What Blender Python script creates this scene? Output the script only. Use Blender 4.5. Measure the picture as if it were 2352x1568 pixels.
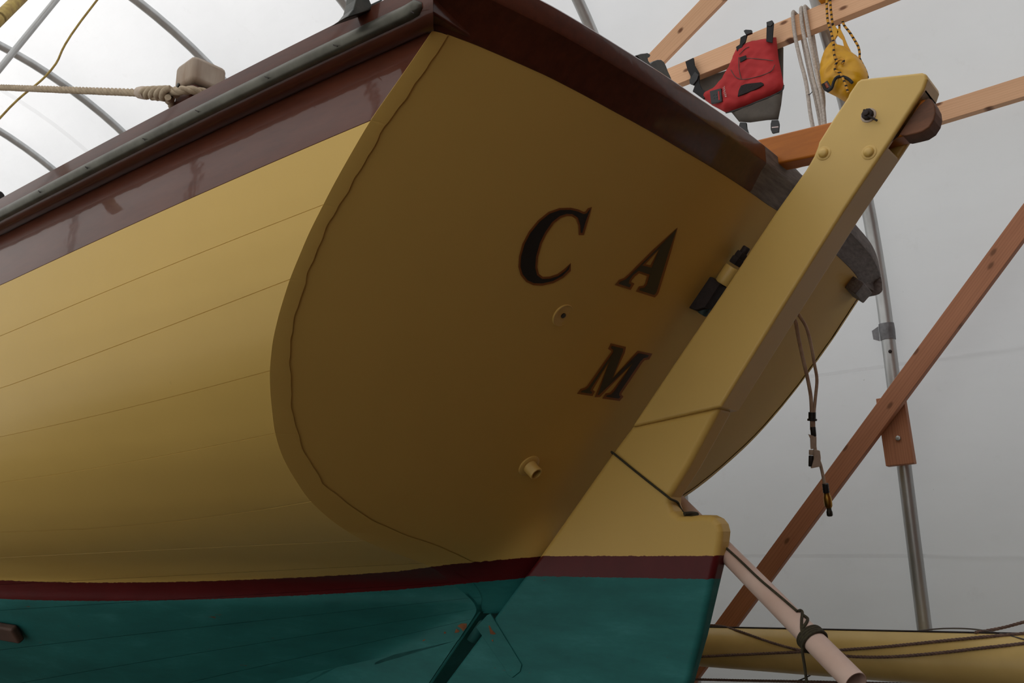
import bpy, bmesh, math, random
import numpy as np
from mathutils import Vector, Matrix
from mathutils.geometry import delaunay_2d_cdt
random.seed(4); rng = np.random.default_rng(4)
for o in list(bpy.data.objects): bpy.data.objects.remove(o)
S = bpy.context.scene; COL = S.collection

# ------------------------------------------------------------------ camera
F = 1955.2; YAW, PIT, ROLL = math.radians(49.2116), math.radians(13.6276), math.radians(-.5554)
FW = np.array([math.sin(YAW)*math.cos(PIT), math.cos(YAW)*math.cos(PIT), math.sin(PIT)])
_r = np.array([math.cos(YAW), -math.sin(YAW), 0.]); _u = np.cross(_r, FW)
RT = _r*math.cos(ROLL)+_u*math.sin(ROLL); UP = -_r*math.sin(ROLL)+_u*math.cos(ROLL)
C = np.array([-2., 0., 1.6])
cd = bpy.data.cameras.new('camera'); cam = bpy.data.objects.new('camera', cd); COL.objects.link(cam)
cd.sensor_width = 36; cd.lens = F/2352*36; cd.clip_start = .02
m = Matrix.Identity(4)
for i in range(3):
    m[i][0], m[i][1], m[i][2], m[i][3] = RT[i], UP[i], -FW[i], C[i]
cam.matrix_world = m; S.camera = cam

# ------------------------------------------------------------------ sky, exposure
S.view_settings.view_transform = 'Standard'; S.view_settings.look = 'None'
S.view_settings.gamma = 1; S.view_settings.use_curve_mapping = False
S.view_settings.exposure = 0.0
SKY = 1.75
w = bpy.data.worlds.new('overcast_sky'); S.world = w; w.use_nodes = True
nt = w.node_tree; nt.nodes.clear()
wo = nt.nodes.new('ShaderNodeOutputWorld'); bg = nt.nodes.new('ShaderNodeBackground')
tc = nt.nodes.new('ShaderNodeTexCoord'); sx = nt.nodes.new('ShaderNodeSeparateXYZ')
mr = nt.nodes.new('ShaderNodeMapRange')        # overcast sky: zenith three times the horizon
mr.inputs[1].default_value = 0; mr.inputs[2].default_value = 1; mr.inputs[3].default_value = SKY/3; mr.inputs[4].default_value = SKY
nt.links.new(tc.outputs['Generated'], sx.inputs[0]); nt.links.new(sx.outputs[2], mr.inputs[0])
nt.links.new(mr.outputs[0], bg.inputs[1]); bg.inputs[0].default_value = (.97, .98, 1, 1)
nt.links.new(bg.outputs[0], wo.inputs[0])

sl = bpy.data.lights.new('hazy_sun', 'SUN'); sl.energy = 4.2; sl.angle = math.radians(25); sl.color = (1, .97, .93)
so = bpy.data.objects.new('hazy_sun', sl); COL.objects.link(so); so.location = (-6, 6, 9)      # veiled sun, high on the port bow
so.rotation_euler = Vector((-.66, .36, .66)).to_track_quat('Z', 'Y').to_euler()
# ------------------------------------------------------------------ pixel rays
def dr(px, py): return FW+(px-1176)/F*RT-(py-784)/F*UP
def onx(px, py, x): v = dr(px, py); return C+v*((x-C[0])/v[0])
def ony(px, py, y): v = dr(px, py); return C+v*((y-C[1])/v[1])
def dep(px, py, t): return C+dr(px, py)*t
def crop(pts, x0, y0, s): return [(x0+a/s, y0+b/s) for a, b in pts]

# ------------------------------------------------------------------ mesh helpers
def link(o, parent=None):
    COL.objects.link(o)
    if parent is not None:
        o.parent = parent
        o.matrix_parent_inverse = Matrix.Translation(parent.location).inverted() if parent.type == 'EMPTY' else parent.matrix_basis.inverted()
    return o
def mesh(name, verts, faces, mat, parent=None, smooth=True, attrs=None):
    me = bpy.data.meshes.new(name)
    me.from_pydata([tuple(map(float, v)) for v in verts], [], [tuple(f) for f in faces])
    bm = bmesh.new(); bm.from_mesh(me); bmesh.ops.recalc_face_normals(bm, faces=bm.faces); bm.to_mesh(me); bm.free()
    me.materials.append(mat)
    if smooth: me.shade_smooth()
    if attrs:
        for k, vals in attrs.items():
            a = me.attributes.new(k, 'FLOAT', 'POINT'); a.data.foreach_set('value', np.array(vals, 'f'))
    return link(bpy.data.objects.new(name, me), parent)
def rawmesh(name, verts, faces, mat, parent=None, smooth=True, attrs=None):
    return mesh(name, verts, faces, mat, parent, smooth, attrs)
def thing(name, loc, label, cat, group=None):
    o = bpy.data.objects.new(name, None); o.location = tuple(map(float, loc)); o.empty_display_size = .1
    COL.objects.link(o); return tag(o, label, cat, group)
def tag(o, label, cat, group=None):
    o['label'] = label; o['category'] = cat
    if group: o['group'] = group
    return o
def struct(o): o['kind'] = 'structure'; return o
def bevel(o, w, seg=2, ang=35):
    b = o.modifiers.new('bevel', 'BEVEL'); b.width = w; b.segments = seg; b.limit_method = 'ANGLE'; b.angle_limit = math.radians(ang); b.harden_normals = True
    return o
def catmull(P, n=6):
    P = [np.array(p, float) for p in P]
    if len(P) < 3: return [P[0]+(P[-1]-P[0])*i/n for i in range(n+1)]
    Q = [2*P[0]-P[1]]+P+[2*P[-1]-P[-2]]; out = []
    for i in range(1, len(Q)-2):
        a, b, c, d = Q[i-1:i+3]
        for k in range(n):
            t = k/n; out.append(.5*((2*b)+(c-a)*t+(2*a-5*b+4*c-d)*t*t+(3*b-a-3*c+d)*t**3))
    return out+[P[-1]]
def frames(P):
    P = np.array(P); T = np.gradient(P, axis=0); T /= np.linalg.norm(T, axis=1)[:, None]+1e-12
    a = np.array([0, 0, 1.]) if abs(T[0][2]) < .9 else np.array([1., 0, 0])
    N = []; n = np.cross(np.cross(T[0], a), T[0]); n /= np.linalg.norm(n)
    for t in T:
        n = n-t*(n@t); n /= np.linalg.norm(n); N.append(n)
    N = np.array(N); return P, T, N, np.cross(T, N)
def tube_data(path, r, n=10, caps=True, base=0):
    P, T, N, B = frames(path); rr = np.broadcast_to(r, (len(P),)); V = []; Fc = []
    for i in range(len(P)):
        for k in range(n):
            a = 2*math.pi*k/n; V.append(P[i]+rr[i]*(N[i]*math.cos(a)+B[i]*math.sin(a)))
    for i in range(len(P)-1):
        for k in range(n):
            Fc.append((base+i*n+k, base+i*n+(k+1) % n, base+(i+1)*n+(k+1) % n, base+(i+1)*n+k))
    if caps: Fc.append([base+k for k in range(n)][::-1]); Fc.append([base+(len(P)-1)*n+k for k in range(n)])
    return V, Fc
def tube(name, path, r, mat, parent=None, n=10):
    V, Fc = tube_data(path, r, n); return bevel_auto(mesh(name, V, Fc, mat, parent))
def bevel_auto(o):
    o.data.set_sharp_from_angle(angle=math.radians(50)); return o
def resample(path, step):
    P = np.array(path); L = np.r_[0, np.cumsum(np.linalg.norm(np.diff(P, axis=0), axis=1))]
    k = max(2, int(L[-1]/step)+1); s = np.linspace(0, L[-1], k)
    return np.stack([np.interp(s, L, P[:, i]) for i in range(3)], 1), s
def laid_rope(name, path, r, mat, parent=None, pitch=None, strands=3):
    pitch = pitch or r*7; P, s = resample(path, pitch/10); P, T, N, B = frames(P); V = []; Fc = []
    for k in range(strands):
        a = 2*math.pi*(s/pitch+k/strands); Q = P+.5*r*(N*np.cos(a)[:, None]+B*np.sin(a)[:, None])
        v, f = tube_data(Q, r*.56, 6, True, len(V)); V += v; Fc += f
    return mesh(name, V, Fc, mat, parent)
def box_data(c, h, R=None):
    c = np.array(c, float); V = []
    for x in (-1, 1):
        for y in (-1, 1):
            for z in (-1, 1):
                q = np.array([x*h[0], y*h[1], z*h[2]]); V.append(c+(R@q if R is not None else q))
    return V, [(0, 1, 3, 2), (4, 6, 7, 5), (0, 4, 5, 1), (2, 3, 7, 6), (0, 2, 6, 4), (1, 5, 7, 3)]
def box(name, c, h, mat, parent=None, R=None, bev=0):
    V, Fc = box_data(c, h, R); o = mesh(name, V, Fc, mat, parent, False)
    if bev: bevel(o, bev)
    return o
def unit(v): v = np.array(v, float); return v/np.linalg.norm(v)
def board(name, P0, P1, wdt, thk, face, mat, parent=None, bev=.003):
    """timber from P0 to P1; `face` = direction its wide face looks; local X runs along the grain"""
    P0, P1 = np.array(P0, float), np.array(P1, float); X = unit(P1-P0); Z = np.array(face, float); Z = unit(Z-X*(Z@X)); Y = np.cross(Z, X)
    V, Fc = box_data((0, 0, 0), (np.linalg.norm(P1-P0)/2, wdt/2, thk/2))
    o = mesh(name, V, Fc, mat, None, False); c = (P0+P1)/2; M = Matrix.Identity(4)
    for i in range(3): M[i][0], M[i][1], M[i][2], M[i][3] = X[i], Y[i], Z[i], c[i]
    o.matrix_basis = M
    if parent is not None: o.parent = parent; o.matrix_parent_inverse = Matrix.Translation(parent.location).inverted()
    if bev: bevel(o, bev)
    return o
def prism(name, pts3, ext, mat, parent=None, bev=0, seg=2, smooth=False):
    n = len(pts3); e = np.array(ext, float); V = [np.array(p) for p in pts3]+[np.array(p)+e for p in pts3]
    Fc = [list(range(n)), list(range(2*n-1, n-1, -1))]+[(i, (i+1) % n, n+(i+1) % n, n+i) for i in range(n)]
    o = mesh(name, V, Fc, mat, parent, smooth)
    if bev: bevel(o, bev, seg)
    return o
def lathe(name, base, axis, prof, mat, parent=None, n=24):
    """prof: list of (r, h) along axis from base"""
    a = unit(axis); t = np.array([1., 0, 0]) if abs(a[0]) < .8 else np.array([0, 1., 0]); u = unit(np.cross(a, t)); v = np.cross(a, u); V = []; Fc = []
    for r, h in prof:
        for k in range(n):
            th = 2*math.pi*k/n; V.append(np.array(base)+a*h+r*(u*math.cos(th)+v*math.sin(th)))
    for i in range(len(prof)-1):
        for k in range(n): Fc.append((i*n+k, i*n+(k+1) % n, (i+1)*n+(k+1) % n, (i+1)*n+k))
    Fc.append(list(range(n))); Fc.append([(len(prof)-1)*n+k for k in range(n)])
    return bevel_auto(mesh(name, V, Fc, mat, parent))
def fill2d(poly, holes=(), spacing=None):
    """triangulated polygon (uv points) with optional holes / interior points"""
    vs = [Vector(p) for p in poly]; es = [(i, (i+1) % len(poly)) for i in range(len(poly))]; fs = [list(range(len(poly)))]
    def inside(p, pl):
        c = False; j = len(pl)-1
        for i in range(len(pl)):
            if (pl[i][1] > p[1]) != (pl[j][1] > p[1]) and p[0] < (pl[j][0]-pl[i][0])*(p[1]-pl[i][1])/(pl[j][1]-pl[i][1])+pl[i][0]: c = not c
            j = i
        return c
    for h in holes:
        b = len(vs); vs += [Vector(p) for p in h]; es += [(b+i, b+(i+1) % len(h)) for i in range(len(h))]
    if spacing:
        a = np.array(poly); lo, hi = a.min(0), a.max(0)
        for i, x in enumerate(np.arange(lo[0], hi[0], spacing)):
            for y in np.arange(lo[1]+(i % 2)*spacing/2, hi[1], spacing):
                if inside((x, y), poly) and edge_dist((x, y), poly) > spacing*.45: vs.append(Vector((x, y)))
    r = delaunay_2d_cdt(vs, es, fs, 1, 1e-7)
    V = [tuple(v) for v in r[0]]; T = []
    for f in r[2]:
        c = np.mean([V[i] for i in f], axis=0)
        if inside(c, poly) and not any(inside(c, h) for h in holes): T.append(tuple(f))
    return V, T
def edge_dist(p, poly):
    a = np.array(poly); b = np.roll(a, -1, 0); ab = b-a; p = np.array(p)
    t = np.clip(((p-a)*ab).sum(1)/((ab*ab).sum(1)+1e-18), 0, 1); return float(np.hypot(*(p-(a+t[:, None]*ab)).T).min())
def offset_poly(poly, dlt):
    a = np.array(poly, float); n = len(a); area = .5*sum(a[i][0]*a[(i+1) % n][1]-a[(i+1) % n][0]*a[i][1] for i in range(n)); sg = 1 if area > 0 else -1; out = []
    for i in range(n):
        e1 = a[i]-a[i-1]; e2 = a[(i+1) % n]-a[i]; e1 /= np.hypot(*e1)+1e-12; e2 /= np.hypot(*e2)+1e-12
        n1 = np.array([e1[1], -e1[0]])*sg; n2 = np.array([e2[1], -e2[0]])*sg; b = n1+n2; L = b@b/2
        out.append(tuple(a[i]+b/max(L, .55)*dlt))
    return out
def pillow(name, poly, to3, depth, back, r, mat, parent=None, spacing=.012, wrinkle=0):
    """a soft panel: outline `poly` (uv), to3(u,v,h) -> 3D with h towards the viewer"""
    V, T = fill2d(poly, (), spacing); n = len(V); A = []; Bk = []
    for v in V:
        k = min(1, edge_dist(v, poly)/r); p = math.sqrt(max(0, 1-(1-k)**2))
        wv = wrinkle*(math.sin(v[0]*95+3*math.sin(v[1]*60))+math.sin(v[1]*120+2*math.sin(v[0]*47)))*p
        A.append(to3(v[0], v[1], depth*p+wv)); Bk.append(to3(v[0], v[1], -back*p))
    cnt = {}
    for t in T:
        for i in range(len(t)):
            e = (t[i], t[(i+1) % len(t)]); k = tuple(sorted(e)); cnt[k] = cnt.get(k, 0)+1
    Fc = list(T)+[tuple(n+i for i in reversed(t)) for t in T]+[(a, b, n+b, n+a) for (a, b), c in cnt.items() if c == 1]
    return mesh(name, A+Bk, Fc, mat, parent)

# ------------------------------------------------------------------ materials
def new_mat(name):
    m = bpy.data.materials.new(name); m.use_nodes = True; n = m.node_tree
    return m, n, n.nodes['Principled BSDF']
def coords(n, kind='Object', scale=(1, 1, 1)):
    t = n.nodes.new('ShaderNodeTexCoord'); mp = n.nodes.new('ShaderNodeMapping'); mp.inputs['Scale'].default_value = scale
    n.links.new(t.outputs[kind], mp.inputs[0]); return mp.outputs[0]
def noise(n, vec, scale, detail=4, rough=.6):
    t = n.nodes.new('ShaderNodeTexNoise'); t.inputs['Scale'].default_value = scale; t.inputs['Detail'].default_value = detail; t.inputs['Roughness'].default_value = rough
    n.links.new(vec, t.inputs['Vector']); return t.outputs['Fac']
def ramp(n, fac, stops):
    r = n.nodes.new('ShaderNodeValToRGB'); n.links.new(fac, r.inputs[0]); e = r.color_ramp.elements
    while len(e) < len(stops): e.new(.5)
    for i, (p, c) in enumerate(stops): e[i].position = p; e[i].color = (*c, 1) if len(c) == 3 else c
    return r.outputs[0]
def mix(n, fac, a, b, mode='MIX'):
    x = n.nodes.new('ShaderNodeMix'); x.data_type = 'RGBA'; x.blend_type = mode
    if isinstance(fac, (int, float)): x.inputs[0].default_value = fac
    else: n.links.new(fac, x.inputs[0])
    for i, v in ((6, a), (7, b)):
        if isinstance(v, tuple): x.inputs[i].default_value = (*v, 1)
        else: n.links.new(v, x.inputs[i])
    return x.outputs[2]
def math_(n, op, a, b=None):
    x = n.nodes.new('ShaderNodeMath'); x.operation = op
    for i, v in enumerate((a, b)):
        if v is None: continue
        if isinstance(v, (int, float)): x.inputs[i].default_value = v
        else: n.links.new(v, x.inputs[i])
    return x.outputs[0]
def bump(n, p, h, strength=.2, dist=.002):
    b = n.nodes.new('ShaderNodeBump'); b.inputs['Strength'].default_value = strength; b.inputs['Distance'].default_value = dist
    n.links.new(h, b.inputs['Height']); n.links.new(b.outputs[0], p.inputs['Normal'])
def plain(name, col, rough=.5, metal=0, col2=None, sc=20, bstr=.15, bdist=.001, coat=0, stretch=(1, 1, 1), spec=.5):
    m, n, p = new_mat(name); v = coords(n, 'Object', stretch); f = noise(n, v, sc)
    c2 = col2 or tuple(x*.82 for x in col)
    n.links.new(ramp(n, f, [(.32, c2), (.68, col)]), p.inputs['Base Color'])
    p.inputs['Roughness'].default_value = rough; p.inputs['Metallic'].default_value = metal; p.inputs['Coat Weight'].default_value = coat; p.inputs['Coat Roughness'].default_value = .06
    p.inputs['Specular IOR Level'].default_value = spec
    if bstr: bump(n, p, noise(n, v, sc*3), bstr, bdist)
    return m
CREAM = (.635, .425, .118); RED = (.10, .008, .010); TEAL = (.019, .155, .148)
def paint_mat(name, cream_rough=.38, spec=.25):
    """hull paint: cream above the boot top, dark red boot top, teal antifouling below, split by stored heights"""
    m, n, p = new_mat(name); v = coords(n)
    def at(k): a = n.nodes.new('ShaderNodeAttribute'); a.attribute_name = k; return a.outputs['Fac']
    rag = math_(n, 'MULTIPLY', math_(n, 'SUBTRACT', noise(n, v, 60, 5, .7), .5), .008)
    it = math_(n, 'GREATER_THAN', math_(n, 'ADD', at('pt'), rag), 0); ib = math_(n, 'GREATER_THAN', math_(n, 'ADD', at('pb'), rag), 0)
    big = noise(n, v, 2.5, 3); fine = noise(n, v, 45, 5, .65)
    cr = mix(n, ramp(n, fine, [(.70, (0, 0, 0)), (.80, (1, 1, 1))]), ramp(n, big, [(.3, tuple(x*.95 for x in CREAM)), (.7, CREAM)]), tuple(x*.86 for x in CREAM))
    rd = ramp(n, noise(n, v, 9), [(.3, tuple(x*.8 for x in RED)), (.7, RED)])
    st = noise(n, coords(n, 'Object', (1, .7, 3)), 5, 6, .7)
    tl = ramp(n, st, [(.25, tuple(x*.72 for x in TEAL)), (.55, TEAL), (.85, (.05, .24, .24))])
    patch = noise(n, coords(n, 'Object', (1, .45, 3.2)), 11, 5, .75)
    tl = mix(n, ramp(n, patch, [(.685, (0, 0, 0)), (.70, (1, 1, 1))]), tl, (.15, .055, .02))
    n.links.new(mix(n, ib, tl, mix(n, it, rd, cr)), p.inputs['Base Color'])
    rr = n.nodes.new('ShaderNodeMix'); n.links.new(ib, rr.inputs[0]); rr.inputs[2].default_value = .62; rr.inputs[3].default_value = cream_rough
    n.links.new(rr.outputs[0], p.inputs['Roughness']); p.inputs['Specular IOR Level'].default_value = spec; bump(n, p, noise(n, v, 38, 5, .6), .08, .0015)
    return m
def varnish(name, a, b, rough=.09, scale=(9, 1.2, 9), sc=6, coat=.6):
    m, n, p = new_mat(name); v = coords(n, 'Object', scale); f = noise(n, v, sc, 6, .65); g = noise(n, coords(n), 1.7, 3)
    c = mix(n, .35, ramp(n, f, [(.3, b), (.7, a)]), ramp(n, g, [(.35, b), (.65, a)]))
    n.links.new(c, p.inputs['Base Color']); p.inputs['Roughness'].default_value = .35
    p.inputs['Coat Weight'].default_value = coat; p.inputs['Coat Roughness'].default_value = rough; p.inputs['Specular IOR Level'].default_value = .15; bump(n, p, f, .06, .001)
    cb_ = n.nodes.new('ShaderNodeBump'); cb_.inputs['Strength'].default_value = .25; cb_.inputs['Distance'].default_value = .003; n.links.new(noise(n, coords(n, 'Object', (1, .5, 1)), 14, 3), cb_.inputs['Height']); n.links.new(cb_.outputs[0], p.inputs['Coat Normal'])
    return m
def lumber(name, a, b, knots=True, rough=.7):
    m, n, p = new_mat(name); v = coords(n, 'Object', (.6, 9, 9)); f = noise(n, v, 5, 6, .6)
    wv = n.nodes.new('ShaderNodeTexWave'); wv.wave_type = 'BANDS'; wv.bands_direction = 'Y'; wv.inputs['Scale'].default_value = 3; wv.inputs['Distortion'].default_value = 9; wv.inputs['Detail'].default_value = 3; wv.inputs['Detail Scale'].default_value = .7
    n.links.new(v, wv.inputs['Vector'])
    c = mix(n, .45, ramp(n, f, [(.3, b), (.7, a)]), ramp(n, wv.outputs['Fac'], [(.0, b), (.6, a)]))
    if knots:
        vo = n.nodes.new('ShaderNodeTexVoronoi'); vo.voronoi_dimensions = '2D'; vo.inputs['Scale'].default_value = 1; n.links.new(coords(n, 'Object', (4.2, 9, 1)), vo.inputs['Vector'])
        c = mix(n, ramp(n, vo.outputs['Distance'], [(.045, (1, 1, 1)), (.10, (0, 0, 0))]), c, (.19, .075, .03))
    n.links.new(c, p.inputs['Base Color']); p.inputs['Roughness'].default_value = rough; bump(n, p, f, .25, .001)
    return m
M = {}
M['paint'] = paint_mat('hull_paint'); M['tpaint'] = paint_mat('transom_paint', .55, .14)
M['cream'] = plain('cream_paint', CREAM, .4, col2=tuple(x*.94 for x in CREAM), sc=4, bstr=.05)
M['transom'] = plain('transom_cream_paint', CREAM, .45, col2=tuple(x*.93 for x in CREAM), sc=3, bstr=.05, bdist=.0015)
M['mahog'] = varnish('varnished_mahogany', (.095, .026, .013), (.045, .013, .008), coat=.45)
M['strake'] = varnish('varnished_sheer_strake', (.125, .036, .019), (.08, .023, .013), .06, coat=.65)
M['grey_wood'] = plain('weathered_grey_wood', (.20, .175, .165), .75, col2=(.10, .082, .075), sc=7, stretch=(2, 14, 14), bstr=.4, bdist=.002)
M['bare_wood'] = plain('bare_weathered_wood', (.30, .21, .15), .7, col2=(.13, .08, .05), sc=6, stretch=(1, 1, 9), bstr=.3)
M['metal'] = plain('dull_bronze_strip', (.125, .122, .10), .40, .6, (.065, .062, .05), 14, .25)
M['bronze'] = plain('dark_patinated_bronze', (.075, .075, .065), .42, .8, (.035, .04, .038), 25, .25)
M['iron'] = plain('pitted_iron', (.045, .034, .032), .7, .5, (.022, .017, .017), 40, .5, .002)
M['verdigris'] = plain('verdigris_bronze', (.035, .075, .078), .6, .3, (.02, .03, .032), 40, .4)
M['teal'] = plain('teal_antifouling', TEAL, .65, col2=tuple(x*.7 for x in TEAL), sc=12, bstr=.3)
M['tiller'] = varnish('oiled_tiller_wood', (.50, .165, .022), (.34, .10, .013), .3, (9, 1.0, 9), 7, .25)
M['heel'] = plain('worn_end_grain', (.21, .085, .04), .7, col2=(.07, .032, .018), sc=9, stretch=(1, 1, 3), bstr=.4)
M['padwood'] = plain('dark_worn_pad', (.09, .045, .03), .7, col2=(.05, .025, .018), sc=9, bstr=.4)
M['pale_cap'] = plain('pale_weathered_cap', (.50, .44, .37), .7, col2=(.27, .19, .13), sc=5, stretch=(2, 2, .6), bstr=.3)
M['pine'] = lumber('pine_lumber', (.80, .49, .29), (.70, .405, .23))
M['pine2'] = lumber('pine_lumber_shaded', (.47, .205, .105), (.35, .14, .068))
M['steel'] = plain('galvanised_steel', (.50, .51, .51), .36, .6, (.38, .39, .39), 10, .12, stretch=(1, 1, .4))
M['tape'] = plain('silver_tape', (.20, .20, .21), .45, .2, (.12, .12, .125), 30, .5, .003)
M['rope'] = plain('manila_rope', (.47, .38, .27), .9, col2=(.32, .25, .17), sc=60, bstr=.4)
M['white_rope'] = plain('braided_white_rope', (.58, .53, .48), .9, col2=(.38, .33, .29), sc=120, bstr=.5)
M['mauve_rope'] = plain('mauve_laid_rope', (.25, .165, .125), .9, col2=(.14, .09, .08), sc=80, bstr=.4)
M['wire'] = plain('thin_grey_wire', (.14, .125, .115), .5, .3, sc=30, bstr=0)
M['cord'] = plain('olive_cord', (.050, .042, .018), .85, col2=(.022, .018, .009), sc=160, bstr=.6)
M['yellow_line'] = plain('yellow_line', (.48, .36, .10), .8, col2=(.3, .2, .06), sc=60)
M['pvc'] = plain('grubby_pvc', (.66, .50, .43), .45, col2=(.56, .39, .32), sc=6, bstr=.05)
M['cable'] = plain('aged_white_cable', (.56, .44, .34), .6, col2=(.36, .25, .18), sc=30)
M['tape_w'] = plain('masking_tape', (.55, .46, .38), .8, col2=(.42, .33, .26), sc=30, bstr=.4)
M['brass'] = plain('brass', (.48, .27, .055), .35, 1, (.24, .13, .03), 25, .2)
M['black'] = plain('black_plastic', (.012, .012, .013), .45, sc=30)
M['webbing'] = plain('black_webbing', (.014, .014, .015), .8, sc=150, bstr=.6)
M['gold'] = plain('copper_outline_paint', (.27, .085, .012), .5, sc=20, bstr=0)
M['ink'] = plain('black_letter_paint', (.014, .012, .012), .35, sc=20, bstr=0)
M['vest_red'] = plain('red_ripstop', (.47, .022, .024), .75, col2=(.37, .014, .016), sc=9, bstr=.35, bdist=.004)
M['vest_grey'] = plain('grey_brown_fabric', (.105, .09, .075), .85, col2=(.07, .06, .05), sc=10, bstr=.35, bdist=.004)
M['vest_mesh'] = plain('black_mesh', (.03, .02, .02), .9, col2=(.008, .006, .006), sc=320, bstr=.8)
M['print'] = plain('white_print', (.62, .5, .48), .7, sc=20, bstr=0)
M['bag'] = plain('yellow_dry_bag', (.72, .38, .006), .42, col2=(.60, .29, .004), sc=8, bstr=.3, bdist=.006)
M['orange'] = plain('orange_buckle', (.33, .055, .008), .5, sc=20)
M['spar'] = plain('spar_cream_paint', (.78, .57, .21), .35, col2=(.68, .49, .17), sc=5, bstr=.05)
def striped_cord():
    m, n, p = new_mat('yellow_black_cord'); wv = n.nodes.new('ShaderNodeTexWave'); wv.inputs['Scale'].default_value = 14; wv.bands_direction = 'Z'; wv.inputs['Distortion'].default_value = 2
    n.links.new(coords(n), wv.inputs['Vector']); n.links.new(ramp(n, wv.outputs['Fac'], [(.28, (.02, .015, .012)), (.36, (.62, .30, .03))]), p.inputs['Base Color']); p.inputs['Roughness'].default_value = .8
    return m
M['cordy'] = striped_cord()
def fabric():
    m, n, p = new_mat('translucent_white_cover'); n.nodes.remove(p); out = n.nodes['Material Output']
    v = coords(n); f = noise(n, v, .9, 5, .6); dirt = noise(n, v, 9, 6, .75); sp = noise(n, v, 42, 3, .6)
    c = ramp(n, f, [(.3, (.78, .78, .78)), (.7, (.84, .84, .84))])
    c = mix(n, ramp(n, dirt, [(.60, (0, 0, 0)), (.80, (.4, .4, .4))]), c, (.66, .65, .63)); c = mix(n, ramp(n, sp, [(.77, (0, 0, 0)), (.80, (1, 1, 1))]), c, (.55, .53, .5))
    d = n.nodes.new('ShaderNodeBsdfDiffuse'); t = n.nodes.new('ShaderNodeBsdfTranslucent'); x = n.nodes.new('ShaderNodeMixShader'); x.inputs[0].default_value = .56
    b = n.nodes.new('ShaderNodeBump'); b.inputs['Strength'].default_value = .35; b.inputs['Distance'].default_value = .02; n.links.new(noise(n, coords(n, 'Object', (1, .5, 1)), 2.2, 5, .6), b.inputs['Height'])
    n.links.new(c, t.inputs[0]); n.links.new(mix(n, 1.0, c, (.62, .62, .62), 'MULTIPLY'), d.inputs[0])
    for q in (d, t): n.links.new(b.outputs[0], q.inputs['Normal'])
    n.links.new(d.outputs[0], x.inputs[1]); n.links.new(t.outputs[0], x.inputs[2]); n.links.new(x.outputs[0], out.inputs[0])
    return m
M['fabric'] = fabric(); M['fabric_lap_shadow'] = fabric(); M['fabric_lap_shadow'].name = 'sheer_lap_and_shadow'  # sheer strips: welded laps and an imitated rope shadow
_n = M['fabric_lap_shadow'].node_tree; _o = _n.nodes['Material Output']; _s = _o.inputs[0].links[0].from_socket; _t = _n.nodes.new('ShaderNodeBsdfTransparent'); _m = _n.nodes.new('ShaderNodeMixShader'); _m.inputs[0].default_value = .80
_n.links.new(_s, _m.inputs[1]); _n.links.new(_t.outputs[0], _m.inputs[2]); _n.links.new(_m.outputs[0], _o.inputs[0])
M['floor'] = plain('trodden_wood_chip_floor', (.11, .066, .026), .95, col2=(.06, .036, .014), sc=18, bstr=.7, bdist=.02)
M['yard'] = plain('worn_grass_yard', (.17, .19, .12), .95, col2=(.12, .13, .08), sc=12, bstr=.5, bdist=.02)
M['sky_block'] = plain('grey_sky_block', (.33, .34, .31), .85, col2=(.26, .27, .25), sc=3, bstr=.2)  # for the added sky-blocking wall outside the tent
M['warm_board'] = plain('warm_bounce_board', (.17, .042, .004), .8, col2=(.12, .03, .003), sc=4, stretch=(6, 1, 1), bstr=.2)  # brown chosen to tint the light bounced onto the transom

# ------------------------------------------------------------------ the tent
ACX, ACZ, AR = -.70, 2.50, 2.70            # cover arch (circle on straight legs), fitted to the ribs in view
XL, XR = ACX-AR, ACX+AR
YA, YF = -1.55, 12.5
def arch(rad, n=48, foot=0.0, flare=.07):
    """profile (x, z) of a hoop from the right foot over the top to the left foot"""
    P = [(ACX+rad+flare*(1-t), foot+(ACZ-foot)*t) for t in np.linspace(0, 1, 10)]
    P += [(ACX+rad*math.cos(a), ACZ+rad*math.sin(a)) for a in np.linspace(0, math.pi, n)[1:-1]]
    P += [(ACX-rad-flare*(1-t), foot+(ACZ-foot)*t) for t in np.linspace(1, 0, 10)]
    return P
struct(mesh('floor', [(XL-.1, YA, 0), (XR+.1, YA, 0), (XR+.1, YF, 0), (XL-.1, YF, 0)], [(0, 1, 2, 3)], M['floor'], None, False))
struct(mesh('floor_outside', [(-30, -30, -.02), (30, -30, -.02), (30, 40, -.02), (-30, 40, -.02)], [(0, 1, 2, 3)], M['yard'], None, False))
pf = arch(AR, 60); ys = np.linspace(YA, YF, 70); V = []; Fc = []
for j, y in enumerate(ys):
    for i, (x, z) in enumerate(pf):
        sag = .012*math.sin((y-1.16)/1.29*2*math.pi)+.006*math.sin(3.1*y+.35*i)     # the cover bellies a little between hoops
        k = 1+sag/AR; V.append((ACX+(x-ACX)*k, y, ACZ+(z-ACZ)*k if z > ACZ else z))
n = len(pf)
for j in range(len(ys)-1):
    for i in range(n-1): Fc.append((j*n+i, j*n+i+1, (j+1)*n+i+1, (j+1)*n+i))
struct(mesh('ceiling', V, Fc, M['fabric']))
for nm, y, mt in (('wall_front', YF, M['fabric']), ('wall_rear_blocker', YA, M['warm_board'])):  # brown rear wall added behind the camera to dim and warm the transom
    struct(mesh(nm, [(x, y, z) for x, z in pf], [list(range(n))], mt, None, False))
# low wall on the port side, added out of view to dim the transom
V, Fc2 = box_data((XL+.09, -.10, .62), (.02, 1.4, .62)); struct(mesh('wall_left_blocker', V, Fc2, M['warm_board'], None, False))
# added unseen wall close outside the tent, keeping the low sky off the cover
for nm, x in (('wall_right_blocker', XR+1.6),):
    V, Fc2 = box_data((x, 5, 1.2), (.1, 14, 1.2)); struct(mesh(nm, V, Fc2, M['sky_block'], None, False))
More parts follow.
